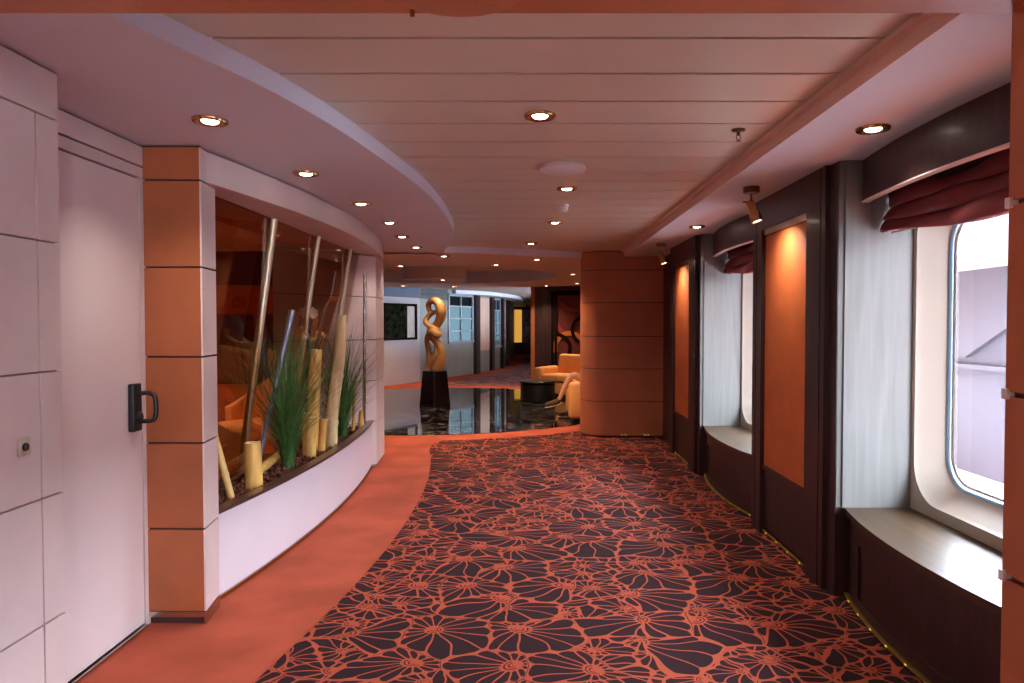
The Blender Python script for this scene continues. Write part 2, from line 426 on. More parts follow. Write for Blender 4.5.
# ------------------------------------------------------------------ leather blocks
def levels(z0, z1, g=.006):
    zs = [z0]+[z for z in GZ if z0+.03 < z < z1-.03]+[z1]
    return [(a+(g if a != z0 else 0), b-(g if b != z1 else 0)) for a, b in zip(zs, zs[1:])]

# left wall, proud panels
m = MB()
m.box(-2.1, -1.668, -5, 2.40, 0, HS, 1)
vj = [2.295-.86*k for k in range(9)]
ys = sorted(vj+[-5, 2.405])
for a, b in zip(ys, ys[1:]):
    for z0, z1 in levels(.0, HS-.012, .0035)[:-1]:
        m.box(-1.67, -1.65, a+.004, b-.004 if b < 2.4 else b, z0, z1)
m.box(-1.67, -1.65, -5, 2.405, 2.2115, HS-.012)
struct(m.build('wall_left', [M['beige'], M['beige_gap']]), 'pale beige leather panel wall with dark joints beside the door', 'wall')
m = MB()
m.box(-2.1, -1.905, 2.40, 3.40, 2.275, HS-.012); m.box(-2.1, -1.905, 2.40, 3.40, 2.215, 2.265)
m.box(-2.1, -1.905, 3.352, 3.40, 0, 2.215); m.box(-2.1, -1.925, 2.40, 3.40, 0, HS, 1)
struct(m.build('wall_doorway', [M['beige'], M['dark_gap']]), 'recessed beige wall strip framing the flush door', 'wall')
d = MB(); d.box(-1.96, -1.908, 2.40, 3.344, .022, 2.205)
do = struct(d.build('door_1', M['door']), 'flush pale beige door with black pull handle', 'door')
t = MB(); t.box(-1.92, -1.89, 2.40, 3.35, .006, .014); t.build('threshold', M['steel'], do)
h = MB(); h.rbox(-1.908, -1.878, 3.228, 3.30, .985, 1.215, .008)
hp = h.build('handle_plate', M['black'], do)
h = MB(); h.tube(smooth_pts([(-1.882, 3.275, 1.165), (-1.835, 3.28, 1.168), (-1.81, 3.285, 1.15), (-1.805, 3.287, 1.10), (-1.807, 3.286, 1.06), (-1.82, 3.283, 1.035), (-1.882, 3.275, 1.032)], 5), .011, 10)
h.build('pull_handle', M['black'], do)
h = MB(); h.lathe([(.026, 0), (.026, .012), (.02, .018), (0, .018)], 18, Matrix.Translation((-1.88, 3.262, 1.055)) @ Matrix.Rotation(PI/2, 4, 'Y')); h.build('lock_rose', M['black'], do)
k = thing('key_switch', 'small square metal key switch plate on pale leather wall', 'switch', (-1.65, 2.214, 1.10))
h = MB(); h.rbox(0, .006, -.026, .026, -.031, .031, .002, 2); h.build('plate', M['satin'], k)
h = MB(); h.lathe([(.0135, 0), (.0135, .011), (.010, .013), (.0095, .008)], 20, Matrix.Rotation(PI/2, 4, 'Y')); h.build('lock_ring', M['black'], k)
h = MB(); h.lathe([(.0095, .007), (.0095, .0095), (0, .0095)], 16, Matrix.Rotation(PI/2, 4, 'Y')); h.build('key_cylinder', M['steel'], k)

# orange leather pillar left of the planter
m = MB(); f0 = [(-2.1, 3.395), (-1.632, 3.395), (-1.664, 3.575), (-2.1, 3.575)]
m.prism(f0, .0, HS, 2)
for z0, z1 in levels(.065, HS-.012, .005):
    m.box(-1.906, -1.628, 3.38, 3.396, z0, z1, 0)
    m.prism([(-1.628, 3.38), (-1.620, 3.382), (-1.652, 3.60), (-1.662, 3.60)], z0, z1, 1)
m.box(-1.906, -1.622, 3.378, 3.396, .035, .062, 3); m.prism([(-1.628, 3.378), (-1.618, 3.38), (-1.650, 3.60), (-1.662, 3.60)], .0, .06, 3)
struct(m.build('column_leather', [M['orange'], M['beige'], M['dark_gap'], M['steel']]), 'square pillar of stacked orange leather blocks beside the door', 'column')

# ------------------------------------------------------------------ planter, display window
pa = arc(3.57, 7.42, -1.70, -1.546, 30)
pl = thing('planter_box', 'long bowed white planter holding grasses and bamboo', 'planter', (-1.65, 5.5, 0))
OFF = Vector((1.65, -5.5, 0))
def loc_build(mb, name, mat, parent, off):
    mb.v = [tuple(Vector(v)+off) for v in mb.v]; return mb.build(name, mat, parent)
m = MB(); m.band(offs(pa, -.03), pa, .035, .478, 0, 0, True)
m.band(offs(pa, -.02), offs(pa, -.012), .0, .04, 0)
loc_build(m, 'front', M['planter'], pl, OFF)
m = MB(); m.band(offs(pa, -.05), offs(pa, .018), .478, .497, 0, 0, True); loc_build(m, 'rim', M['rim'], pl, OFF)
m = MB(); m.band(offs(pa, -.014), offs(pa, .006), .006, .022, 0, 0, True); loc_build(m, 'base_trim', M['brass'], pl, OFF)
m = MB(); bk = [(-2.02+max(0, y-6.6)*.9, y) for x, y in pa]; m.band(bk[:27], offs(pa, -.03)[:27], .41, .43); loc_build(m, 'soil_tray', M['dark_gap'], pl, OFF)
# mulch
m = MB(); r2 = random.Random(3)
for i in range(1500):
    y = r2.uniform(3.62, 7.1); k = min(int((y-3.57)/(7.42-3.57)*30), 29)
    x = r2.uniform(-1.99, pa[k][0]-.055); s = r2.uniform(.012, .032); z = .435+r2.uniform(0, .03)
    R = Matrix.Translation((x, y, z)) @ Quaternion([r2.uniform(-1, 1) for _ in range(4)]).normalized().to_matrix().to_4x4()
    a, b_, c = s, s*r2.uniform(.5, .9), s*r2.uniform(.3, .6)
    vs = [R @ Vector(v) for v in ((a, 0, 0), (-a, 0, 0), (0, b_, 0), (0, -b_, 0), (0, 0, c), (0, 0, -c))]
    m.add(vs, [(0, 2, 4), (2, 1, 4), (1, 3, 4), (3, 0, 4), (2, 0, 5), (1, 2, 5), (3, 1, 5), (0, 3, 5)])
tag(m.build('bark_mulch', M['bark']), 'brown bark chips covering the soil of the white planter', 'mulch', kind='stuff')

# header over the display
ha = arc(3.46, 7.55, -1.635, -1.432, 30)
m = MB(); m.band([(-1.75, y) for x, y in ha], ha, 2.215, HS-.012, 0, 0, True)
struct(m.build('trim_1', M['beige']), 'bowed beige fascia above the planted display', 'trim')
m = MB(); m.band([(-2.2, y) for x, y in ha], offs(ha, -.12), 2.225, 2.26, 0, 0, True)
struct(m.build('trim_2', M['loungewood']), 'reddish soffit board inside the display head', 'trim')
m = MB(); m.box(-1.99, -1.93, 3.58, 7.0, .43, .50); m.box(-2.01, -1.99, 3.58, 7.0, 0, .49)
struct(m.build('trim_3', M['steel']), 'metal bottom rail of the slanted display glass', 'trim')
# slanted glass
g0, g1, gz0, gz1 = (-1.97, -1.735), (-1.985, -1.735), .50, 2.225
m = MB(); m.add([(-1.955, 3.58, gz0), (-1.985, 6.75, gz0), (-1.735, 7.2, gz1), (-1.79, 3.58, gz1), (-1.963, 3.58, gz0), (-1.993, 6.75, gz0), (-1.743, 7.2, gz1), (-1.798, 3.58, gz1)],
                [(0, 1, 2, 3), (7, 6, 5, 4), (0, 4, 5, 1), (1, 5, 6, 2), (2, 6, 7, 3), (3, 7, 4, 0)])
struct(m.build('window_3', M['smoked']), 'slanted glass behind the planted display', 'window')
# end pier
m = MB(); pp = [(-2.35, 6.25), (-1.612, 7.15), (-1.655, 7.73), (-2.35, 7.73)]
m.prism([(-2.34, 6.28), (-1.625, 7.16), (-1.668, 7.72), (-2.34, 7.72)], 0, HS, 1)
for z0, z1 in levels(.03, HS-.012, .005): m.prism(pp, z0, z1, 0)
struct(m.build('column_pier', [M['beige'], M['beige_gap']]), 'beige panelled pier closing the far end of the planter', 'column')

# metal tubes on the glass
def tube_thing(name, path, r, mat, label, cat, group=None, n=14):
    m = MB(); b = Vector(path[0]); m.tube([Vector(p)-b for p in path], r, n)
    o = m.build(name, mat); o.location = b
    return tag(o, label, cat, group)
gp = 'leaning metal posts against the display glass'
tube_thing('metal_post', [(-2.0, 4.71, .5), (-1.75, 4.69, 2.222)], .027, M['tube'], 'nearest champagne metal post leaning on the display glass', 'post', gp)
tube_thing('metal_post', [(-2.0, 5.62, .5), (-1.73, 5.6, 2.222)], .024, M['tube'], 'middle champagne metal post leaning on the display glass behind the grasses', 'post', gp)
tube_thing('metal_post', [(-1.99, 6.55, .5), (-1.72, 6.55, 2.222)], .024, M['tube'], 'farthest champagne metal post leaning on the display glass behind tall bamboo', 'post', gp)
tube_thing('metal_rod', [(-1.655, 6.78, .435), (-1.62, 6.72, 1.99)], .016, M['steel'], 'slim upright silver rod behind the farther grass clump', 'rod')
tube_thing('metal_rod', [(-1.99, 4.95, .44), (-1.72, 4.95, 1.60)], .017, M['bluesteel'], 'short blue grey rod leaning behind the nearer grass clump', 'rod')

def bamboo(base, top, r, nodes, label, mat='bamboo', group='cut bamboo stems in the planter', bend=0):
    base, top = Vector(base), Vector(top); o = thing('bamboo_stem', label, 'bamboo', base, 0, group)
    L = (top-base); n = 40; path = []; rad = []
    for i in range(n+1):
        t = i/n
        p = L*t + Vector((bend*math.sin(PI*2*t), 0, 0)); path.append(p)
        k = 1+.05*math.sin(t*3)
        for q in nodes: k += .13*math.exp(-((t-q)/.012)**2)-.05*math.exp(-((t-q-.03)/.02)**2)
        rad.append(r*k*(1-.08*t))
    m = MB(); m.tube(path, rad, 18, 0, False)
    d = L.normalized(); q = d.to_track_quat('Z', 'Y').to_matrix().to_4x4()
    m.lathe([(rad[-1]*.98, 0), (rad[-1]*.72, 0), (rad[-1]*.68, -.05), (0, -.05)], 18, Matrix.Translation(path[-1]) @ q, 1, False)
    m.build('culm', [M[mat], M['bamboocut']], o)
    return o
bamboo((-1.775, 4.05, .43), (-1.90, 4.08, .86), .022, [.4], 'thin bamboo stick leaning beside the pillar at the near end of the planter')
bamboo((-1.745, 4.30, .43), (-1.755, 4.30, .752), .053, [], 'short thick bamboo cup standing alone at the near end of the planter')
bamboo((-1.745, 5.38, .43), (-1.745, 5.38, .80), .052, [.9], 'stout short bamboo stump right of the nearer grass clump')
bamboo((-1.705, 5.55, .43), (-1.685, 5.57, .72), .030, [], 'small slim bamboo stub between the stump and the tallest bamboo')
bamboo((-1.845, 5.75, .43), (-1.80, 5.75, 1.285), .050, [.36, .7], 'medium height bamboo stem left of the tallest one')
bamboo((-1.70, 5.82, .43), (-1.615, 5.84, 1.575), .050, [.2, .55, .93], 'tallest pale bamboo stem with a slight kink', 'bamboopale', bend=-.012)
bamboo((-1.68, 6.76, .43), (-1.675, 6.78, .64), .030, [], 'short bamboo stub at the far end of the planter')
bamboo((-1.72, 6.62, .43), (-1.70, 6.62, .95), .017, [.5], 'thin bamboo stick beside the farther grass clump')
bamboo((-1.86, 4.45, .47), (-1.87, 5.1, .53), .030, [.5], 'bamboo length lying along the bottom rail of the glass')

def grass(base, h, spread, n, seed, label):
    rg = random.Random(seed); o = thing('grass_clump', label, 'plant', base, 0, 'green grass clumps in the planter')
    m = MB()
    for i in range(n):
        a = rg.uniform(0, 2*PI); lean = rg.random()**.75*spread; H = h*rg.uniform(.45, 1.05)*(1-.25*lean/spread)
        r0 = rg.uniform(0, .045); w = rg.uniform(.003, .0055)
        d = Vector((math.cos(a), math.sin(a), 0)); s = Vector((-d.y, d.x, 0)).normalized()
        droop = rg.uniform(0, .35)*lean
        vs = []; K = 9
        for k in range(K+1):
            t = k/K
            p = d*(r0+lean*t**2.2)+Vector((0, 0, H*t-droop*t**3.2))
            ww = w*(1-t**2.5)+.0004
            vs += [p-s*ww, p+s*ww]
        m.add(vs, [(2*k, 2*k+1, 2*k+3, 2*k+2) for k in range(K)], 0, True)
    for i in range(12):                                   # a few long arching outliers
        a = rg.uniform(0, 2*PI); d = Vector((math.cos(a)*.5, math.sin(a), 0)); s = Vector((-d.y, d.x, 0)).normalized(); vs = []
        for k in range(13):
            t = k/12; p = d*(.03+.62*t)+Vector((0, 0, .15+h*.75*math.sin(t*2.35)-.15*t)); ww = .0028*(1-t)+.0005
            vs += [p-s*ww, p+s*ww]
        m.add(vs, [(2*k, 2*k+1, 2*k+3, 2*k+2) for k in range(12)], 0, True)
    m.build('leaves', M['grass'], o)
    m = MB()
    for i in range(26):
        a = rg.uniform(0, 2*PI); r = rg.uniform(0, .04); p = Vector((r*math.cos(a), r*math.sin(a), 0))
        m.tube([p, p+Vector((p.x*.6, p.y*.6, .16))], [.006, .003], 5)
    m.build('stalks', M['grass'], o)
grass((-1.765, 4.95, .43), 1.24, .64, 280, 5, 'nearer green grass clump left of the bamboo')
grass((-1.745, 6.32, .43), 1.22, .62, 260, 9, 'farther green grass clump right of the tallest bamboo')
# orchid like flower
o = thing('silk_flower', 'white flower on a dark stem between two bamboo stems', 'flower', (-1.86, 5.62, .43))
m = MB(); m.tube(smooth_pts([(0, 0, 0), (.01, .01, .5), (.03, .02, .9), (.07, .02, 1.13)], 5), [.010]*16, 8); m.build('stem', M['stem'], o)
for nm, c, s in (('blossom', (.075, .02, 1.16), 1.0), ('blossom', (.03, -.03, .98), .62)):
    m = MB()
    for k in range(6):
        R = Matrix.Translation(c) @ Matrix.Rotation(k*PI/3, 4, 'Y') @ Matrix.Rotation(.5, 4, 'X')
        vs = [R @ Vector((x*s, (.012*(1-abs(2*y/.06-1))-.006)*s, y*s)) for y in (0, .02, .045, .06) for x in (-.02*math.sin(PI*(y+.012)/.075), 0, .02*math.sin(PI*(y+.012)/.075))]
        m.add(vs, [(3*j+i, 3*j+i+1, 3*j+i+4, 3*j+i+3) for j in range(3) for i in range(2)], 0, True)
    m.build(nm, M['petal'], o)

# ------------------------------------------------------------------ lounge behind the glass
m = MB()
m.box(-6.6, -6.5, 3.4, 8.6, 0, HP); m.box(-6.6, -2.1, 3.42, 3.5, 0, HP)
struct(m.build('wall_lounge', M['lounge']), 'dark reddish lounge walls behind the display glass', 'wall')
m = MB(); m.box(-5.6, -2.36, 8.5, 8.58, 0, HP); m.box(-5.6, -2.36, 8.44, 8.5, 1.62, 1.98, 1); m.box(-5.6, -2.36, 8.46, 8.5, .0, .75, 1)
for x in (-5.0, -4.2, -3.4): m.box(x-.02, x+.02, 8.47, 8.5, .75, 1.62, 1)
struct(m.build('wall_screen', [M['lounge'], M['loungewood']]), 'dark lounge screen with amber band seen through the glass', 'wall')
m = MB(); m.box(-6.6, -2.2, 3.4, 8.6, 2.40, 2.43)
struct(m.build('ceiling_lounge', M['white']), 'white lounge ceiling behind the display glass', 'ceiling')

def tub_chair(label, loc, rz, group):
    o = thing('tub_chair', label, 'armchair', loc, rz, group)
    m = MB()                                              # curved shell: back and arms
    ins, out = [], []
    for i in range(25):
        a = PI*(-.08)+PI*1.16*i/24
        ins.append((.27*math.cos(a), .27*math.sin(a))); out.append((.36*math.cos(a), .36*math.sin(a)))
    n = 25; vs = []
    for (pl_, top) in ((ins, 0), (out, 0), (ins, 1), (out, 1)):
        for i, (x, y) in enumerate(pl_):
            k = math.sin(PI*i/24)
            z = (.12 if not top else .58+.34*k**1.5)
            if top: x, y = x*1.06, y*1.06+.05*k
            vs.append((x, y, z))
    I0, O0, I1, O1 = 0, n, 2*n, 3*n; fs = []
    for i in range(n-1): fs += [(I0+i, I1+i, I1+i+1, I0+i+1), (O0+i, O0+i+1, O1+i+1, O1+i), (I1+i, O1+i, O1+i+1, I1+i+1), (I0+i, I0+i+1, O0+i+1, O0+i)]
    fs += [(I0, O0, O1, I1), (I0+n-1, I1+n-1, O1+n-1, O0+n-1)]
    m.add(vs, fs, 0, True); sh = m.build('backrest', M['sofa'], o)
    bv = sh.modifiers.new('round', 'BEVEL'); bv.width = .02; bv.segments = 3
    m = MB(); m.rbox(-.26, .26, -.30, .25, .26, .44, .05); m.build('seat', M['sofa'], o)
    for x in (-.2, .2):
        for y in (-.2, .2):
            m = MB(); m.tube([(x, y, .0), (x*.95, y*.95, .27)], [.016, .022], 10); m.build('leg', M['wood'], o)
    return o
tub_chair('orange tub chair behind the near part of the display glass', (-2.78, 6.0, .001), 2.4, 'lounge tub chairs')
tub_chair('orange tub chair deeper in the lounge behind the nearer grass clump', (-3.05, 7.45, .001), -.6, 'lounge tub chairs')

# ------------------------------------------------------------------ right wall: piers, bays, windows
BAYS = [2.92, 5.91, -.07, -3.06]; HB = .79
PIERS = [(3.71, 5.12), (6.70, 8.11)]
def pier(y0, y1, full=True):
    m = MB()
    m.box(1.70, 2.2, y0+.08, y1-.08, 0, HS)                       # core
    for a, b in ((y0+.10, y0+.155), (y0+.168, y0+.36), (y1-.36+.09, y1-.168), (y1-.155, y1-.10)):
        m.box(1.64, 1.71, a, b, 0, HS)
    m.box(1.64, 1.71, y0+.36, y1-.27, 2.165, HS)                  # top rail
    m.box(1.655, 1.71, y0+.36, y1-.27, .47, .498)                 # ledge under the panel
    m.box(1.672, 1.71, y0+.36, y1-.27, .05, .47)                  # recessed dado
    for a, b in ((y0, y0+.10), (y1-.10, y1)):                     # rounded corner posts
        m.box(1.668, 2.16, a, b, 0, HS)
    o = m.build('wall_right', M['wood'])
    m = MB(); m.box(1.662, 1.674, y0+.36, y1-.27, .020, .034); s = m.build('kick_strip', M['gold'], o)
    for i in range(4):
        q = MB(); yy = y0+.46+i*.2; q.box(1.659, 1.666, yy, yy+.012, .022, .032); q.build('marker_light', M['led'], s)
    return o
for i, (a, b) in enumerate(PIERS):
    o = pier(a, b); struct(o, ['dark wood pier between the two windows with framed orange panel', 'dark wood pier beyond the farther window beside the round pillar'][i], 'wall')
for i, (a, b) in enumerate([(.72, 2.13), (-2.27, -.86)]):
    m = MB(); m.box(1.66, 2.2, a, b, 0, HS); struct(m.build('wall_right', M['wood']), ['dark wood pier hidden behind the orange doorway post', 'dark wood pier behind the viewpoint'][i], 'wall')
m = MB(); m.box(1.75, 2.2, 8.11, 9.2, 0, HS)
struct(m.build('wall_right', M['wood']), 'dark wood wall end behind the round pillar', 'wall')
# orange panels
for i, (a, b) in enumerate(PIERS):
    y0, y1 = a+.36, b-.27
    t = thing('wall_panel', ['larger looking orange panel nearer the viewer between the windows, spotlit at its top', 'narrow looking orange panel next to the round pillar, spotlit at its top'][i], 'wall panel', (1.70, (y0+y1)/2, .498), 0, 'spotlit orange panels')
    m = MB(); hh = (y1-y0)/2-.002; m.rbox(-.034, .002, -hh, hh, .0, 1.622, .006, 2); m.build('fabric', M['panel'], t)
    m = MB(); m.box(-.05, .002, -hh, hh, 1.624, 1.665); m.build('top_strip', M['steel'], t)

def window_unit(idx, yc):
    """cream lined ship window: plate with rounded opening, sloped reveal, gasket, glass"""
    def rr(cy, cz, hy, hz, r, n=8):
        pts = []
        for (sy, sz, a0) in ((1, 1, 0), (-1, 1, PI/2), (-1, -1, PI), (1, -1, 3*PI/2)):
            for i in range(n+1):
                a = a0+PI/2*i/n; pts.append((cy+sy*(hy-r)+r*math.cos(a), cz+sz*(hz-r)+r*math.sin(a)))
        return pts
    zc = 1.36
    loops = [(2.07, rr(yc, zc, .86, .92, .01)), (2.07, rr(yc, zc, .745, .80, .20)), (2.105, rr(yc, zc, .735, .79, .20)), (2.185, rr(yc, zc, .68, .722, .17)), (2.215, rr(yc, zc, .672, .714, .165)), (2.238, rr(yc, zc, .674, .716, .165)), (2.238, rr(yc, zc, .86, .92, .01))]
    m = MB(); n = len(loops[0][1]); vs = [(x, y, z) for x, l in loops for y, z in l]
    L = len(loops)
    for j in range(L):
        j2 = (j+1) % L
        m.add(vs, [(j*n+i, j*n+(i+1) % n, j2*n+(i+1) % n, j2*n+i) for i in range(n)], 0, 1 < j < 4)
    w = m.build('window_%d' % idx, M['cream'])
    m = MB(); p = rr(yc, zc, .669, .711, .163); m.tube([(2.207, y, z) for y, z in p+p[:1]], .010, 8, 0, False); m.build('gasket', M['gasket'], w)
    m = MB(); p = rr(yc, zc, .645, .687, .145); m.tube([(2.216, y, z) for y, z in p+p[:1]], .009, 8, 0, False); m.build('chrome_bead', M['steel'], w)
    m = MB(); p = rr(yc, zc, .671, .713, .165); k = len(p)
    m.add([(2.224, y, z) for y, z in p]+[(2.232, y, z) for y, z in p], [tuple(range(k)), tuple(range(2*k-1, k-1, -1))]+[(i, i+k, (i+1) % k+k, (i+1) % k) for i in range(k)])
    m.build('pane', M['glass'], w)
    return w
WL = ['large rounded ship window nearest the viewer with cream lining', 'rounded ship window in the farther bay, mostly hidden by the pier', 'rounded ship window beside the viewpoint', 'rounded ship window behind the viewpoint']
for i, yc in enumerate(BAYS):
    struct(window_unit([1, 2, 4, 5][i], yc), WL[i], 'window')
    m = MB(); m.box(2.08, 2.24, yc-.86, yc+.86, 2.28, 2.5); m.box(2.08, 2.24, yc-.86, yc+.86, 0, .44)
    m.box(2.2, 2.3, yc+.86, yc+2.99-.86, 0, 2.5)
    struct(m.build('wall_hull', M['wood']), ['hull wall around the nearest window', 'hull wall around the farther window', 'hull wall beside the viewpoint', 'hull wall behind the viewpoint'][i], 'wall')
# bay fittings
for i, yc in enumerate(BAYS[:2]):
    a, b = yc-HB, yc+HB
    nm = ['nearest', 'farther'][i]
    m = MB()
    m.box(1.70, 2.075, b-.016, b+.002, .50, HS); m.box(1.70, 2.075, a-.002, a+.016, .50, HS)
    m.box(1.672, 1.702, b-.004, b+.001, .50, HS); m.box(1.672, 1.702, a-.001, a+.004, .50, HS)  # thin overlays carry the painted sheen onto the corner posts
    struct(m.build('wall_niche', M['sheenwood']), 'wood lining coloured pale for window sheen in the %s window niche' % nm, 'wall')
    # valance
    va = arc(a+.004, b-.004, 1.79, 1.728, 24)
    m = MB(); m.band(va, offs(va, .03), 2.16, HS-.002, 0, 0, True)
    v = struct(m.build('trim_valance', M['wood']), 'bowed dark wood pelmet over the %s window' % nm, 'trim')
    m = MB(); m.band(offs(va, -.004), offs(va, .034), 2.153, 2.16, 0, 0, True); m.build('edge_strip', M['plastic'], v)
    # seat
    sa = arc(a+.004, b-.004, 1.715, 1.622, 28); sb = arc(a+.004, b-.004, 1.745, 1.652, 28)
    s = thing('window_seat', 'dark bowed window seat below the %s window with brown oak top' % nm, 'window seat', (1.9, yc, 0), 0, 'bowed window seats')
    of = Vector((-1.9, -yc, 0))
    m = MB(); m.band([(2.075, y) for x, y in sa], sa, .468, .50, 0, 0, True); loc_build(m, 'seat_top', M['seat'], s, of)
    m = MB(); m.band(offs(sb, .03), sb, .0, .468, 0, 0, True)
    m.band(sb[2:-2], offs(sb, -.012)[2:-2], .36, .468, 0, 0, True); m.band(sb[2:-2], offs(sb, -.012)[2:-2], .035, .09, 0, 0, True)
    m.band(sb[2:5], offs(sb, -.012)[2:5], .09, .36, 0, 0, True); m.band(sb[-5:-2], offs(sb, -.012)[-5:-2], .09, .36, 0, 0, True)
    loc_build(m, 'front_panel', M['wood'], s, of)
    m = MB(); m.band(offs(sb, -.026), offs(sb, -.002), .018, .030, 0, 0, True); ks = loc_build(m, 'kick_strip', M['gold'], s, of)
    for j in range(2, 27, 3):
        x, y = sb[j]; q = MB(); q.box(x-.0295, x-.0255, y-.006, y+.006, .023, .029); loc_build(q, 'marker_light', M['led'], ks, of)
    # roman blind
    bl = thing('roman_blind', ['maroon gathered blind over the nearest window', 'maroon gathered blind over the farther window, only its corner showing'][i], 'blind', (1.94, yc, 2.3), 0, 'maroon gathered blinds')
    rb = random.Random(11+i); m = MB(); U, V = 48, 34; vs = []
    for u in range(U+1):
        yy = -HB+.03+(2*HB-.06)*u/U; e = abs(2*u/U-1)
        for q in range(V+1):
            t = q/V
            sag = .035*(1-e**2)
            fold = math.sin(t*PI*3.0-.3+.35*math.sin(yy*4+t*3))
            x = -.005-.055*abs(fold)*t**.5+.015*math.sin(yy*7+t*6)+.01*math.sin(yy*13-t*9)
            z = -.10-.235*t+.030*math.sin(t*PI*6)*.6 - sag*t*.4+.014*math.sin(yy*5+t*5)*t + .02*e*t
            vs.append((x, yy, z))
    m.add(vs, [(u*(V+1)+q, (u+1)*(V+1)+q, (u+1)*(V+1)+q+1, u*(V+1)+q+1) for u in range(U) for q in range(V)], 0, True)
    c = m.build('cloth', M['maroon'], bl); sl = c.modifiers.new('thick', 'SOLIDIFY'); sl.thickness = .004
    m = MB(); m.box(-.02, .02, -HB+.03, HB-.03, -.12, -.02); m.build('head_rail', M['wood'], bl)
    m = MB(); m.tube([(-.005, -HB+.05, -.312), (-.005, HB-.05, -.312)], .007, 8); m.build('hem_bar', M['plastic'], bl)

# round leather pillar
def rpill(g):
    c = (1.02, 9.30); r = .335+g
    return [(2.3, 9.7), (2.3, 8.965-g)] + [(c[0]+r*math.cos(-PI/2-PI*i/20), c[1]+r*math.sin(-PI/2-PI*i/20)) for i in range(21)]
m = MB(); m.prism(rpill(-.012), 0, HP+.02, 1, 1, True)
for z0, z1 in levels(.03, HP-.012, .005): m.prism(rpill(0), z0, z1, 0, 0, True)
o = struct(m.build('column_round', [M['column'], M['dark_gap']]), 'wide brown leather pillar with rounded end at the lobby', 'column')
m = MB()
for x in (1.2, 1.25, 1.5, 1.55): m.box(x, x+.018, 8.957, 8.964, .036, .044)
m.build('marker_light', M['led'], o)

# near portal: orange leather post and header
m = MB(); m.box(1.128, 1.9, 1.2, 1.592, 0, 2.23, 1)
for z0, z1 in levels(0, 2.222, .006): m.box(1.116, 1.9, 1.19, 1.6, z0, z1)
for z in GZ[:4]: m.box(1.108, 1.13, 1.585, 1.602, z-.012, z+.012, 2)
struct(m.build('column_portal', [M['orange'], M['dark_gap'], M['plastic']]), 'orange leather doorway post at the near right', 'column')
m = MB(); m.box(-2.1, 2.2, 1.2, 1.6, 2.219, HP+.1)
q = struct(m.build('trim_4', M['orange']), 'orange leather header across the near doorway', 'trim')
m = MB(); m.lathe([(.0, -.011), (.05, -.010), (.13, -.006), (.16, 0)], 24, Matrix.Translation((-.16, 1.46, 2.219))); m.build('sensor_cover', M['orange'], q)
m = MB(); m.lathe([(.006, 0), (.006, -.014), (0, -.016)], 12, Matrix.Translation((-.27, 1.585, 2.220))); m.build('stud', M['brass'], q)
m = MB(); m.box(-2.1, 2.3, -5.1, -5, 0, 2.7); struct(m.build('wall_back', M['beige']), 'wall closing the corridor behind the viewpoint', 'wall')

# ------------------------------------------------------------------ far lobby walls
m = MB(); wo = [(x-.15, y+.12) for x, y in Wl]; m.band(Wl[:4], wo[:4], 0, 2.17)
struct(m.build('wall_lobby', M['bluewall']), 'pale grey lobby wall carrying the framed landscape', 'wall')
m = MB(); m.band(Wl[:5], wo[:5], 2.17, HP+.01)
struct(m.build('trim_5', M['frieze']), 'blue frieze band above the pale lobby wall', 'trim')
m = MB(); m.band(Wl[3:], wo[3:], 0, .95); m.band(Wl[3:], wo[3:], 2.33, HP+.01)
def wseg(p, q, z0, z1, mb, d=0.0, th=.1, mi=0):
    """a slab along the plan segment p-q; d pushes it out of the wall face"""
    p, q = Vector((*p, 0)), Vector((*q, 0)); u = (q-p); nrm = Vector((u.y, -u.x, 0)).normalized()
    a, b = p+nrm*d, q+nrm*d; c, e = q+nrm*(d-th), p+nrm*(d-th)
    mb.prism([(a.x, a.y), (b.x, b.y), (c.x, c.y), (e.x, e.y)], z0, z1, mi)
# solid wall between openings
for p, q in (((-2.85, 17.7), (-2.31, 19.2)), ((-1.70, 20.48), (-1.22, 22.25)), ((-1.01, 23.06), (-.95, 23.3)), ((-.95, 23.3), (-.8, 26)), ((-.8, 26), (-.75, 36))):
    wseg(p, q, .9, 2.36, m)
struct(m.build('wall_passage', M['greywall']), 'grey green panelled passage wall with small paned windows', 'wall')
def paned(idx, p, q, z0, z1, cols, rows, lab):
    m = MB(); P, Q = Vector((*p, 0)), Vector((*q, 0)); L = (Q-P).length; u = (Q-P)/L; nn = Vector((u.y, -u.x, 0))
    def slab(mb, s0, s1, a, b, d0, d1, mi=0):
        c = [P+u*s0+nn*d0, P+u*s1+nn*d0, P+u*s1+nn*d1, P+u*s0+nn*d1]
        mb.prism([(v.x, v.y) for v in c], a, b, mi)
    fw = .07
    slab(m, 0, fw, z0, z1, -.06, .03); slab(m, L-fw, L, z0, z1, -.06, .03); slab(m, 0, L, z0, z0+fw, -.06, .05); slab(m, 0, L, z1-fw, z1, -.06, .03)
    for c in range(1, cols): slab(m, L*c/cols-.02, L*c/cols+.02, z0, z1, -.04, .02)
    for r in range(1, rows): zz = z0+(z1-z0)*(r/rows); slab(m, 0, L, zz-.02, zz+.02, -.04, .02)
    w = m.build('window_%d' % idx, M['blueframe'])
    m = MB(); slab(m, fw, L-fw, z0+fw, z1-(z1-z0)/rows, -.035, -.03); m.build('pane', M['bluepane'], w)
    m = MB(); slab(m, fw, L-fw, z1-(z1-z0)/rows, z1-fw, -.035, -.03); m.build('dark_pane', M['darkglass'], w)
    return struct(w, lab, 'window')
paned(6, (-2.31, 19.2), (-1.71, 20.46), .95, 2.36, 2, 4, 'paned blue grey passage window right of the sculpture')
paned(7, (-1.22, 22.25), (-1.01, 23.06), .72, 2.36, 2, 4, 'paned passage window beyond the pink panel')
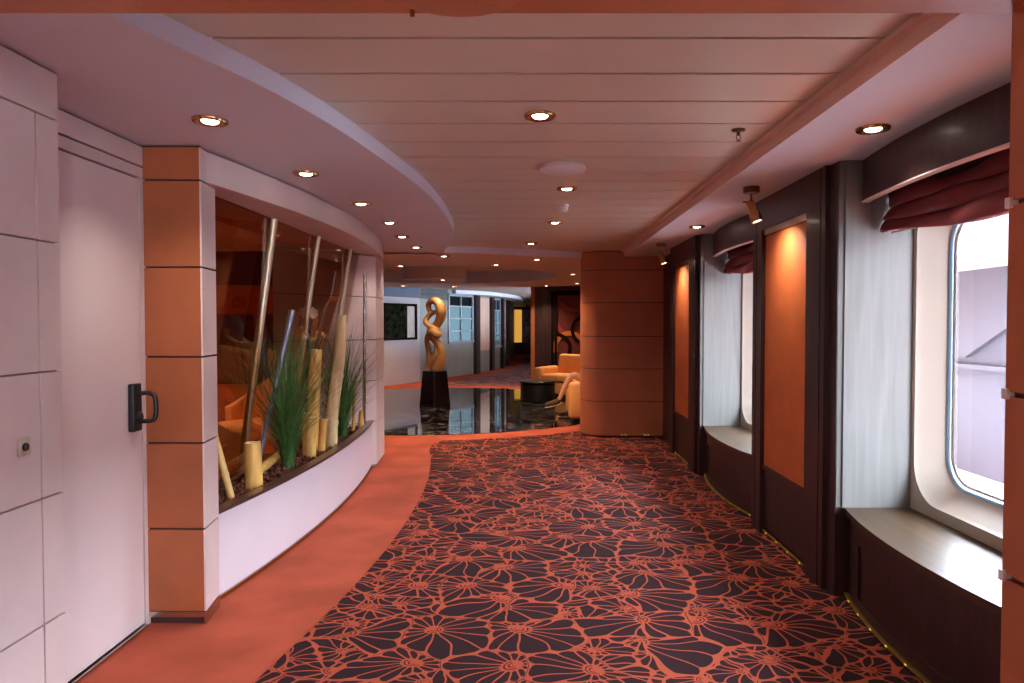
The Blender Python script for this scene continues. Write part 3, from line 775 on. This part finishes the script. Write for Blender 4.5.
for i, (p, q) in enumerate((((-1.69, 20.5), (-1.60, 20.85)), ((-1.30, 21.95), (-1.23, 22.22)), ((-1.0, 23.08), (-.955, 23.28)), ((-.87, 24.7), (-.84, 25.3)))):
    m = MB(); wseg(p, q, 0, HP, m, .09, .14)
    struct(m.build('column_post', M['wood']), ['dark wood post left of the pink passage panel', 'dark wood post right of the pink passage panel', 'dark wood post after the second paned passage window', 'farthest dark wood post in the passage'][i], 'column')
for i, (p, q) in enumerate((((-1.55, 20.98), (-1.32, 21.87)), ((-.925, 23.75), (-.885, 24.45)))):
    m = MB(); wseg(p, q, .68, 2.31, m, .02, .03); o = m.build('wall_panel', M['salmon'])
    tag(o, ['pink orange panel on the passage wall between dark posts', 'farthest sliver of pink panel on the passage wall'][i], 'wall panel', 'passage wall panels')
# passage soffit
so = smooth_pts([(-2.1, 19.4), (-1.2, 20.6), (-.45, 23.3), (-.3, 26), (-.2, 34)], 6)
m = MB(); m.band([(x-1.2, y+.3) for x, y in so], so, 2.36, HP+.005, 0, 1, True)
struct(m.build('ceiling_passage', [M['white'], M['fascia']]), 'curved white soffit edge over the passage windows', 'ceiling')
# passage end
m = MB(); m.box(-1.2, 3.5, 33.5, 33.7, 0, HP); 
struct(m.build('wall_end', M['loungewood']), 'amber wood wall at the end of the passage', 'wall')
o = thing('display_cabinet', 'far lit amber glass cabinet beside a dark doorway', 'cabinet', (-.4, 33.45, 0))
m = MB(); m.box(-.46, .46, -.08, .04, .45, .60); m.box(-.46, -.38, -.08, .04, .60, 2.3); m.box(.0, .08, -.08, .04, .60, 2.3); m.box(.42, .46, -.08, .04, .60, 2.3); m.box(-.46, .46, -.08, .04, 2.2, 2.3); m.box(-.4, .44, -.04, .04, 0, .45); m.build('frame', M['wood'], o)
m = MB(); m.box(-.38, 0, -.03, .0, .60, 2.2); m.build('lit_panel', M['yellow'], o)
m = MB(); m.box(.08, .42, -.03, .0, .60, 2.2); m.build('dark_pane', M['darkglass'], o)

# art wall right of the lobby
AY = 16.2
m = MB(); m.box(.10, 3.4, AY, AY+.15, 0, HS+.1); m.box(.30, .36, AY-.05, AY, 0, HS); m.box(.40, .44, AY-.04, AY, 0, HS)
struct(m.build('wall_art', M['wood']), 'dark wood wall carrying the ringed artwork', 'wall')
m = MB(); m.box(.02, .11, AY-.06, AY+.17, 0, HS+.08)
struct(m.build('column_edge', M['column']), 'narrow orange leather wall end beside the dark wood wall', 'column')
o = thing('wall_art', 'large maroon artwork with amber and black rings above the sofa', 'artwork', (1.30, AY, .2))
m = MB()
for k_, (w_, d_) in enumerate(((.80, .05), (.72, .075))): 
    for s_ in (-1, 1): m.box(min(s_*w_, s_*(w_-.06)), max(s_*w_, s_*(w_-.06)), -d_, 0, .0, 2.08-.05*k_)
m.box(-.8, .8, -.06, 0, 1.98, 2.08); m.build('frame', M['artdark'], o)
m = MB(); m.box(-.68, .68, -.02, 0, .0, 1.98); m.build('canvas', M['artground'], o)
def artring(cx, cz, r, w, mat, a0, a1, dp):
    m = MB(); n = 30; vs = []
    for i in range(n+1):
        a = a0+(a1-a0)*i/n
        for rr_, yy in ((r-w, -.02), (r-w, -dp), (r+w, -dp), (r+w, -.02)): vs.append((cx+rr_*math.cos(a), yy, cz+rr_*math.sin(a)))
    m.add(vs, [(4*i+j, 4*i+(j+1) % 4, 4*i+4+(j+1) % 4, 4*i+4+j) for i in range(n) for j in range(4)]+[(0, 1, 2, 3), (4*n+3, 4*n+2, 4*n+1, 4*n)], 0, True)
    m.build('ring', M[mat], o)
artring(-.36, .74, .34, .055, 'artamber', -.5, PI+.3, .045)
artring(-.70+.02, .72, .33, .04, 'artdark', -.9, PI*.48, .055)
artring(.02, 1.16, .32, .04, 'artdark', PI*.45, PI*1.35, .055)
artring(-.30, 1.45, .40, .05, 'artred', PI*1.1, PI*1.95, .035)
artring(-.25, 1.98, .36, .04, 'artred', PI*1.15, PI*1.85, .035)
# ship side of the passage, with an unseen window added for daylight
m = MB()
m.box(3.4, 3.6, 9.6, 17.2, 0, 2.7); m.box(3.4, 3.6, 22.5, 36, 0, 2.7); m.box(3.4, 3.6, 17.2, 22.5, 0, 1.15); m.box(3.4, 3.6, 17.2, 22.5, 1.9, 2.7)
m.box(-7, 3.6, 36, 36.2, 0, 2.7); m.box(-7.1, -7, 8, 36, 0, 2.7); m.box(2.25, 3.6, 9.5, 9.75, 0, 2.7); m.box(-6.6, -6.55, -5, 3.4, 0, 2.7)
struct(m.build('wall_outer', M['beige']), 'outer walls enclosing lobby and passage', 'wall')
m = MB()
for yy in (17.2, 18.9, 20.6, 22.3): m.box(3.42, 3.58, yy, yy+.2, 1.15, 1.9)
for zz in (1.15, 1.85): m.box(3.42, 3.58, 17.2, 22.5, zz, zz+.05)
w = m.build('window_8', M['cream'])
m = MB(); m.box(3.5, 3.51, 17.2, 22.5, 1.15, 1.9); m.build('pane', M['glass'], w)
struct(w, 'long unseen window added on the ship side to daylight the passage', 'window')

# picture
A, B = Vector((-3.53, 16.5, 0)), Vector((-2.85, 17.7, 0)); u = (B-A).normalized()
o = thing('picture', 'framed dark landscape picture on the pale grey lobby wall', 'picture', A+u*.58, math.atan2(u.y, u.x))
m = MB(); hw = .60
m.box(-hw, hw, -.05, 0, 1.10, 1.16); m.box(-hw, hw, -.05, 0, 1.95, 2.01); m.box(-hw, -hw+.03, -.05, 0, 1.16, 1.95); m.box(hw-.03, hw+.03, -.05, 0, 1.10, 2.01); m.build('frame', M['artdark'], o)
m = MB(); m.box(-hw+.03, .27, -.02, 0, 1.16, 1.95); m.build('canvas', M['picdark'], o)
m = MB(); m.box(.27, hw-.03, -.02, 0, 1.16, 1.95); m.build('pale_strip', M['picpale'], o)

# ------------------------------------------------------------------ sculpture and pedestal
PX, PY = -1.73, 12.40
o = thing('pedestal', 'tapered black marble pedestal under the wooden sculpture', 'pedestal', (PX, PY, .008))
m = MB()
def taper(w0, w1, z0, z1, ch):
    def loop(w, z): return [(w, w-ch, z), (w-ch, w, z), (-w+ch, w, z), (-w, w-ch, z), (-w, -w+ch, z), (-w+ch, -w, z), (w-ch, -w, z), (w, -w+ch, z)]
    m.add(loop(w0, z0)+loop(w1, z1), [tuple(range(7, -1, -1)), tuple(range(8, 16))]+[(i, (i+1) % 8, 8+(i+1) % 8, 8+i) for i in range(8)])
taper(.212, .168, 0, .642, .03)
b = m.build('block', M['pedestal'], o); b.rotation_euler = (0, 0, PI/4+.1)
S = .00266
def sp(cx, cz, d=0): return ((cx-253)*S, d, (620-cz)*S)
o = thing('sculpture', 'carved pale wood sculpture of two intertwined loops on black pedestal', 'sculpture', (PX, PY, .650))
m = MB()
def strand(pts, rads, flat, n=16):
    q = smooth_pts([sp(*p) for p in pts], 6); L = len(q); k = len(rads)-1
    r = []
    for i in range(L):
        t = i/(L-1)*k; j = min(int(t), k-1); r.append(1.22*(rads[j]+(rads[j+1]-rads[j])*(t-j)))
    m.tube(q, r, n, 0, True, flat)
# long strand: foot right, up, crossing left behind the waist, over the top arch
strand([(262, 616, 0), (290, 560, -.02), (300, 500, -.03), (285, 450, -.02), (252, 405, .02), (222, 365, .05), (232, 330, .06), (268, 305, .03), (292, 262, -.01), (298, 215, -.03), (286, 168, -.02), (258, 140, 0), (226, 146, .03), (209, 172, .05), (214, 205, .05), (232, 228, .03)],
       [.10, .088, .072, .07, .072, .07, .066, .068, .078, .084, .082, .068, .058, .05, .044, .034], .85)
# second strand: foot left, up, band across the waist to the right, back up left to the inner loop
strand([(205, 612, .02), (218, 560, .03), (212, 500, .05), (200, 440, .05), (202, 395, .0), (228, 352, -.07), (266, 368, -.10), (288, 372, -.06), (276, 345, -.03), (232, 322, -.03), (196, 300, 0), (190, 276, .03), (206, 250, .04), (234, 226, .02), (268, 218, 0)],
       [.10, .07, .052, .055, .055, .055, .058, .045, .05, .052, .045, .042, .042, .04, .03], .75)
strand([(215, 600, .02), (245, 550, -.03), (270, 505, -.05), (262, 455, -.04)], [.09, .075, .06, .035], .8)
b = m.build('carving', M['carving'], o)
rm = b.modifiers.new('merge', 'REMESH'); rm.mode = 'VOXEL'; rm.voxel_size = .010; rm.use_smooth_shade = True
sm = b.modifiers.new('soften', 'SMOOTH'); sm.iterations = 4; sm.factor = .5

# ------------------------------------------------------------------ lobby seating
def armchair(label, loc, rz, w=.95, group='amber lobby armchairs'):
    """front faces -Y"""
    o = thing('armchair', label, 'armchair', loc, rz, group)
    m = MB(); m.rbox(-w/2+.02, w/2-.02, -.40, .36, .06, .30, .03); m.build('base', M['sofa'], o)
    m = MB(); m.rbox(-w/2+.19, w/2-.19, -.43, .22, .30, .46, .055); m.build('seat_cushion', M['sofa'], o)
    for s_ in (-1, 1):
        m = MB(); x0, x1 = (-w/2, -w/2+.19) if s_ < 0 else (w/2-.19, w/2)
        m.rbox(x0, x1, -.44, .36, .04, .60, .06); m.build('armrest', M['sofa'], o)
    m = MB(); m.rbox(-w/2+.16, w/2-.16, .16, .40, .30, .90, .075, 4, 0, Matrix.Translation((0, .05, 0)) @ Matrix.Rotation(-.16, 4, 'X')); m.build('backrest', M['sofa'], o)
    for x in (-w/2+.07, w/2-.07):
        for y in (-.36, .3):
            m = MB(); m.tube([(x, y, 0), (x, y, .08)], .022, 10); m.build('foot', M['wood'], o)
    return o
armchair('amber armchair facing the lobby in front of the ringed artwork', (.82, 14.15, .009), -.55, 1.25)
armchair('amber armchair turned side on beside the round pillar, carrying the seated person', (1.03, 10.82, .009), -PI/2)
# drum table
o = thing('drum_table', 'low round black table in front of the amber armchair', 'table', (.15, 13.2, .008))
m = MB(); m.lathe([(0, 0), (.30, 0), (.335, .02), (.335, .33), (.30, .35), (0, .35)], 40); m.build('drum', M['black'], o)
m = MB(); m.lathe([(.31, .35), (.355, .36), (.36, .385), (.35, .40), (0, .40)], 40); m.build('table_top', M['black'], o)

# ------------------------------------------------------------------ seated person
pe = thing('person', 'seated person in shorts with crossed bare legs and brown shoes', 'person', (1.13, 10.86, 0))
def skinned(name, nodes, edges, mat, parent, sub=2, root=0):
    me = bpy.data.meshes.new(name); me.from_pydata([n[0] for n in nodes], edges, [])
    ob = bpy.data.objects.new(name, me); COL.objects.link(ob); ob.parent = parent
    me.materials.append(mat)
    sk = ob.modifiers.new('skin', 'SKIN'); sk.use_smooth_shade = True
    for i, n in enumerate(nodes):
        v = me.skin_vertices[0].data[i]; r = n[1]; v.radius = (r, r) if not isinstance(r, tuple) else r
        v.use_root = (i == root)
    ss = ob.modifiers.new('sub', 'SUBSURF'); ss.levels = sub; ss.render_levels = sub
    return ob
nd, ed = [], []
def chain(start, pts):
    prev = start; ids = []
    for p, r in pts:
        nd.append((p, r)); ids.append(len(nd)-1)
        if prev is not None: ed.append((prev, len(nd)-1))
        prev = len(nd)-1
    return ids
sp_ = chain(None, [((0, 0, .55), .135), ((.03, 0, .68), .125), ((.06, 0, .84), .135), ((.08, 0, .98), .12), ((.07, 0, 1.08), .055), ((.045, 0, 1.15), .05), ((.03, 0, 1.20), .078), ((.02, 0, 1.29), .095), ((.02, 0, 1.36), .06)])
la = chain(sp_[0], [((-.02, -.09, .53), .095), ((-.25, -.10, .62), .078), ((-.46, -.09, .70), .062), ((-.55, -.07, .55), .056), ((-.64, -.05, .36), .036), ((-.68, -.04, .285), .036), ((-.80, -.04, .235), .030), ((-.87, -.04, .215), .022)])
lb = chain(sp_[0], [((-.02, .09, .53), .095), ((-.24, .10, .53), .08), ((-.45, .10, .52), .062), ((-.47, .10, .32), .054), ((-.46, .10, .12), .036), ((-.47, .10, .075), .036), ((-.58, .11, .045), .03), ((-.66, .11, .04), .022)])
for s_ in (-1, 1):
    ar = chain(sp_[3], [((.08, s_*.13, 1.0), .065), ((.07, s_*.19, .97), .055), ((.06, s_*.23, .75), .042), ((-.08, s_*.20, .68), .034), ((-.19, s_*.15, .66), .024), ((-.24, s_*.13, .655), .032)])
    for k in range(4):
        yk = s_*(.13+(k-1.5)*.019)
        chain(ar[-1], [((-.28, yk, .655), .0095), ((-.315-.008*(k in (1, 2)), yk, .648), .0085), ((-.335-.01*(k in (1, 2)), yk, .632), .0075)])
    chain(ar[-2], [((-.225, s_*.105, .66), .012), ((-.255, s_*.085, .655), .009), ((-.275, s_*.08, .648), .008)])
bd = skinned('body', nd, ed, M['skin'], pe)
for nm, sg, mat in (('shirt', [((0, 0, .58), .155), ((.03, 0, .70), .148), ((.06, 0, .84), .157), ((.08, 0, .97), .135), ((.075, 0, 1.04), .075)], 'shirt'),):
    nn_ = sg[:]; ee = [(i, i+1) for i in range(len(sg)-1)]
    for s_ in (-1, 1):
        b0 = len(nn_); nn_ += [((.08, s_*.13, 1.0), .082), ((.07, s_*.20, .95), .072), ((.065, s_*.22, .83), .062)]; ee += [(3, b0), (b0, b0+1), (b0+1, b0+2)]
    skinned(nm, nn_, ee, M[mat], pe)
skinned('shorts', [((0, 0, .56), .158), ((-.03, -.09, .545), .118), ((-.20, -.10, .605), .10), ((-.36, -.095, .662), .088), ((-.03, .09, .54), .118), ((-.20, .10, .535), .10), ((-.36, .10, .53), .088)], [(0, 1), (1, 2), (2, 3), (0, 4), (4, 5), (5, 6)], M['shorts'], pe)
for sh in (((-.655, -.045, .305), (-.70, -.04, .262), (-.80, -.04, .228), (-.885, -.04, .208)), ((-.455, .10, .095), (-.49, .10, .06), (-.60, .11, .05), (-.68, .11, .045))):
    so_ = skinned('shoe', list(zip(sh, (.050, .054, .048, .036))), [(0, 1), (1, 2), (2, 3)], M['shoe'], pe)
    d0 = Vector(sh[0]); d1 = Vector(sh[3]); dn = (d1-d0).normalized(); dwn = dn.cross(Vector((0, 1, 0))).normalized(); dwn = dwn if dwn.z < 0 else -dwn
    m = MB(); m.tube([Vector(sh[1])-dn*.07+dwn*.040, Vector(sh[1])+dwn*.043, Vector(sh[2])+dwn*.040, Vector(sh[3])+dn*.02+dwn*.030], [.040, .045, .045, .025], 10, 0, True, .28, True, (0, 0, 1)); m.build('sole', M['sole'], so_)
m = MB(); m.lathe([(.104*math.cos(a), .104*math.sin(a)) for a in [PI/2*i/8 for i in range(9)]], 20, Matrix.Translation((.035, 0, 1.295))); m.lathe([(.09, -.09), (.108, -.02), (.104, 0)], 20, Matrix.Translation((.045, 0, 1.295))); m.build('hair', M['hair'], pe)
m = MB(); m.tube([(-.08, 0, 1.275), (-.10, 0, 1.25), (-.078, 0, 1.24)], [.01, .016, .012], 8); m.build('nose', M['skin'], pe)
for s_ in (-1, 1):
    m = MB(); m.lathe([(0, -.011), (.009, -.006), (.011, 0), (.009, .006), (0, .011)], 10, Matrix.Translation((-.066, s_*.032, 1.285))); m.build('eye', M['black'], pe)
    m = MB(); m.lathe([(0, -.03), (.011, -.02), (.014, 0), (.011, .02), (0, .03)], 10, Matrix.Translation((.03, s_*.098, 1.27))); m.build('ear', M['skin'], pe)
m = MB(); m.tube([(-.062, -.025, 1.213), (-.075, 0, 1.212), (-.062, .025, 1.213)], .006, 8); m.build('mouth', M['artred'], pe)

# ------------------------------------------------------------------ lamps and ceiling devices
def downlight(x, y, z, label, group, power, col, lens='lens', r=.074, spot=True, angle=118):
    o = thing('ceiling_light', label, 'ceiling light', (x, y, z), 0, group)
    m = MB(); m.lathe([(r, 0), (r*1.0, -.005), (r*.95, -.012), (r*.84, -.014), (r*.5, -.004), (r*.44, -.003)], 28); m.build('trim_ring', M['brass'], o)
    m = MB(); m.lathe([(r*.5, -.006), (r*.42, -.012), (r*.25, -.0155), (0, -.0165)], 24); m.build('lens', M[lens], o)
    if spot:
        L = bpy.data.lights.new('bulb', 'SPOT'); L.energy = power; L.color = col; L.spot_size = math.radians(angle); L.spot_blend = .85; L.shadow_soft_size = .03
        lo = bpy.data.objects.new('bulb', L); COL.objects.link(lo); lo.parent = o; lo.location = (0, 0, -.03)
    return o
WARM = (1, .88, .79); WARM2 = (1, .70, .46)
lab = ['nearest', 'second', 'third', 'fourth', 'fifth', 'farthest']
for i, (x, y) in enumerate([(-1.381, 2.971), (-1.306, 4.006), (-1.229, 4.993), (-1.213, 5.919), (-1.28, 6.857), (-1.298, 7.803)]):
    downlight(x, y, HS, '%s brass downlight in the row on the curved white soffit over the planter' % lab[i], 'soffit downlights', 18, WARM)
for i, (x, y) in enumerate([(.046, 3.164), (.261, 4.849), (.235, 6.457), (.012, 8.125)]):
    downlight(x, y, HP, '%s brass downlight along the plank ceiling' % ['nearest', 'second', 'third', 'farthest'][i], 'plank ceiling downlights', 22, WARM)
for i, (x, y) in enumerate([(1.541, 3.091), (1.50, 6.16)]):
    downlight(x, y, HS, '%s brass downlight on the white strip above the windows' % ['nearest', 'farther'][i], 'window strip downlights', 14, WARM)
lobby = [(-1.107, 8.815, 'left of the ring above the carpet border'), (.095, 9.275, 'near front edge of the lobby ring left of the round pillar'), (-1.946, 10.3, 'front left part of the lobby ring by the beige pier'), (-.5, 10.1, 'front part of the lobby ring before the drum'),
         (-2.896, 15.6, 'far left part of the lobby ring above the picture'), (-1.784, 15.95, 'far part of the lobby ring right of the sculpture top'), (.371, 15.6, 'far right part of the lobby ring by the dark wall'), (1.009, 14.69, 'right part of the lobby ring above the sofa'), (.75, 12.0, 'right part of the lobby ring nearest the armchairs')]
for x, y, w_ in lobby:
    downlight(x, y, HS, 'small warm downlight, %s' % w_, 'lobby ring downlights', 76, WARM2, 'lensdim')
for x, y, w_ in ((-.87, 11.6, 'right of the hanging drum'), (.1, 12.3, 'farther right from the drum')):
    downlight(x, y, 2.63, 'small warm downlight in the raised dome, %s' % w_, 'dome downlights', 40, WARM2, 'lensdim')
downlight(-1.55, 12.15, 2.29, 'small downlight under the drum above the sculpture', 'drum downlights', 16, WARM2, 'lensdim')
for x, y, w_ in ((-3.2, 5.2, 'nearer'), (-4.0, 7.0, 'farther')):
    downlight(x, y, 2.40, '%s lounge ceiling downlight seen through the display glass' % w_, 'lounge downlights', 110, WARM2, 'lensdim')
for i, y in enumerate((-.6, -2.6)):          # unseen lamps added behind the viewpoint to light the near corridor
    for j, x in enumerate((0, -1.3)):
        struct(downlight(x, y, HS if j else HP, 'unseen downlight added behind the viewpoint to light the near corridor', 'added downlights behind the viewpoint', 58, WARM), None, None)

def spotlamp(y, label):
    o = thing('spotlight', label, 'spotlight', (1.425, y, HS), 0, 'brass panel spotlights')
    m = MB(); m.lathe([(0, 0), (.052, 0), (.052, -.034), (.046, -.04), (0, -.04)], 24); m.build('canopy', M['brassdark'], o)
    m = MB(); m.tube([(.0, 0, -.04), (0, 0, -.115)], .008, 10); m.tube([(-.055, 0, -.095), (-.005, 0, -.095)], .006, 8); m.build('stem', M['brassdark'], o)
    d = Vector((.28, -.15, -.9)).normalized(); q = d.to_track_quat('Z', 'Y').to_matrix().to_4x4(); T = Matrix.Translation((0, 0, -.115)) @ q
    m = MB(); m.lathe([(0, -.03), (.02, -.03), (.026, -.02), (.028, .04), (.036, .055), (.038, .115), (.033, .115), (.031, .09), (0, .09)], 22, T); m.build('head', M['brass'], o)
    m = MB(); m.disc(.031, .108, 22, T); m.build('lens', M['lens'], o)
    L = bpy.data.lights.new('bulb', 'SPOT'); L.energy = 15; L.color = (1, .82, .66); L.spot_size = math.radians(128); L.spot_blend = 1; L.shadow_soft_size = .03
    lo = bpy.data.objects.new('bulb', L); COL.objects.link(lo); lo.parent = o
    lo.location = Vector((0, 0, -.115))+d*.125; lo.rotation_euler = Vector((.25, .03, -.46)).normalized().to_track_quat('-Z', 'Y').to_euler()
    return o
spotlamp(4.42, 'brass spotlight aimed at the nearer orange panel'); spotlamp(7.46, 'brass spotlight aimed at the orange panel beside the round pillar')

o = thing('ceiling_speaker', 'flat round white disc on the plank ceiling between two downlights', 'speaker', (.199, 4.19, HP))
m = MB(); m.lathe([(.135, 0), (.142, -.006), (.142, -.022), (.134, -.028), (0, -.030)], 36); m.build('cover', M['plastic'], o)
o = thing('smoke_detector', 'small white ceiling detector behind the flat round disc', 'detector', (.262, 5.53, HP))
m = MB(); m.lathe([(0, 0), (.05, 0), (.05, -.012), (.042, -.018)], 24); m.build('mount', M['plastic'], o)
m = MB(); m.lathe([(.042, -.018), (.045, -.035), (.034, -.058), (0, -.062)], 24); m.build('housing', M['plastic'], o)
o = thing('sprinkler', 'dark metal sprinkler head below the right side of the plank ceiling', 'sprinkler', (1.03, 3.40, HP))
m = MB(); m.lathe([(.032, 0), (.034, -.006), (.012, -.012), (0, -.012)], 20); m.build('escutcheon', M['brassdark'], o)
m = MB(); m.tube([(0, 0, -.01), (0, 0, -.03)], .009, 8); m.tube([(-.008, 0, -.028), (-.010, 0, -.042), (0, 0, -.055)], .0025, 6); m.tube([(.008, 0, -.028), (.010, 0, -.042), (0, 0, -.055)], .0025, 6); m.build('frame', M['brassdark'], o)
m = MB(); m.lathe([(0, -.055), (.013, -.055), (.012, -.058), (0, -.058)], 14); m.build('deflector', M['brassdark'], o)

# ------------------------------------------------------------------ outside: promenade deck
m = MB(); m.box(2.3, 10, -14, 40, -1.35, -1.2); struct(m.build('ground', M['deck']), 'white open deck outside, shaped to bounce skylight onto the ceilings', 'deck')  # deck lowered, widened and whitened to throw skylight up at the ceilings
m = MB(); m.box(8.0, 8.2, -6, 15.5, -1.2, 3.5)
m.prism([(7.85, 2.0), (8.05, 2.0), (8.05, 15), (7.85, 15)], .70, .78, 1)
vs = [(7.95, 9.0, 3.5), (7.95, 13.0, 3.5), (7.95, 14.6, 1.6), (7.95, 14.6, .9), (7.95, 12.4, .9), (7.95, 11.0, 1.6)]
m.add([(x-.05, y, z) for x, y, z in vs]+[(x+.06, y, z) for x, y, z in vs], [tuple(range(6)), tuple(range(11, 5, -1))]+[(i, i+6, (i+1) % 6+6, (i+1) % 6) for i in range(6)], 1)
struct(m.build('wall_exterior', [M['outside'], M['outside2']]), 'pale deck bulwark seen through the windows', 'wall')

# ------------------------------------------------------------------ world
w = bpy.data.worlds.new('sky'); SC.world = w; w.use_nodes = True
nt = w.node_tree; bg = nt.nodes['Background']
bg.inputs[0].default_value = (.82, .89, 1.0, 1); bg.inputs[1].default_value = 33.0
def portal(x, y, z, sy, sz):
    L = bpy.data.lights.new('window_portal', 'AREA'); L.shape = 'RECTANGLE'; L.size = sz; L.size_y = sy; L.cycles.is_portal = True
    o = bpy.data.objects.new('window_portal', L); COL.objects.link(o); o.location = (x, y, z)
    o.rotation_euler = (0, PI/2, 0)
for yc in BAYS: portal(2.32, yc, 1.36, 1.32, 1.42)
portal(3.62, 19.85, 1.52, 5.3, .75)

# ------------------------------------------------------------------ camera
cam = bpy.data.cameras.new('camera'); co = bpy.data.objects.new('camera', cam); COL.objects.link(co)
cam.sensor_width = 36; cam.lens = 683/1024*36; cam.shift_x = -18/1024; cam.clip_start = .02; cam.clip_end = 200
co.location = (0, 0, 1.5); co.rotation_euler = (PI/2-math.atan(17.5/683), 0, 0)
SC.camera = co
vs_ = SC.view_settings
SC.display_settings.display_device = 'sRGB'
vs_.view_transform = 'Standard'; vs_.look = 'None'; vs_.gamma = 1; vs_.use_curve_mapping = False; vs_.exposure = 0.5
cy = SC.cycles
cy.use_denoising = True
cy.max_bounces = 8; cy.diffuse_bounces = 5; cy.glossy_bounces = 4; cy.transparent_max_bounces = 10
cy.sample_clamp_indirect = 6; cy.caustics_reflective = False; cy.caustics_refractive = False
cy.use_adaptive_sampling = True
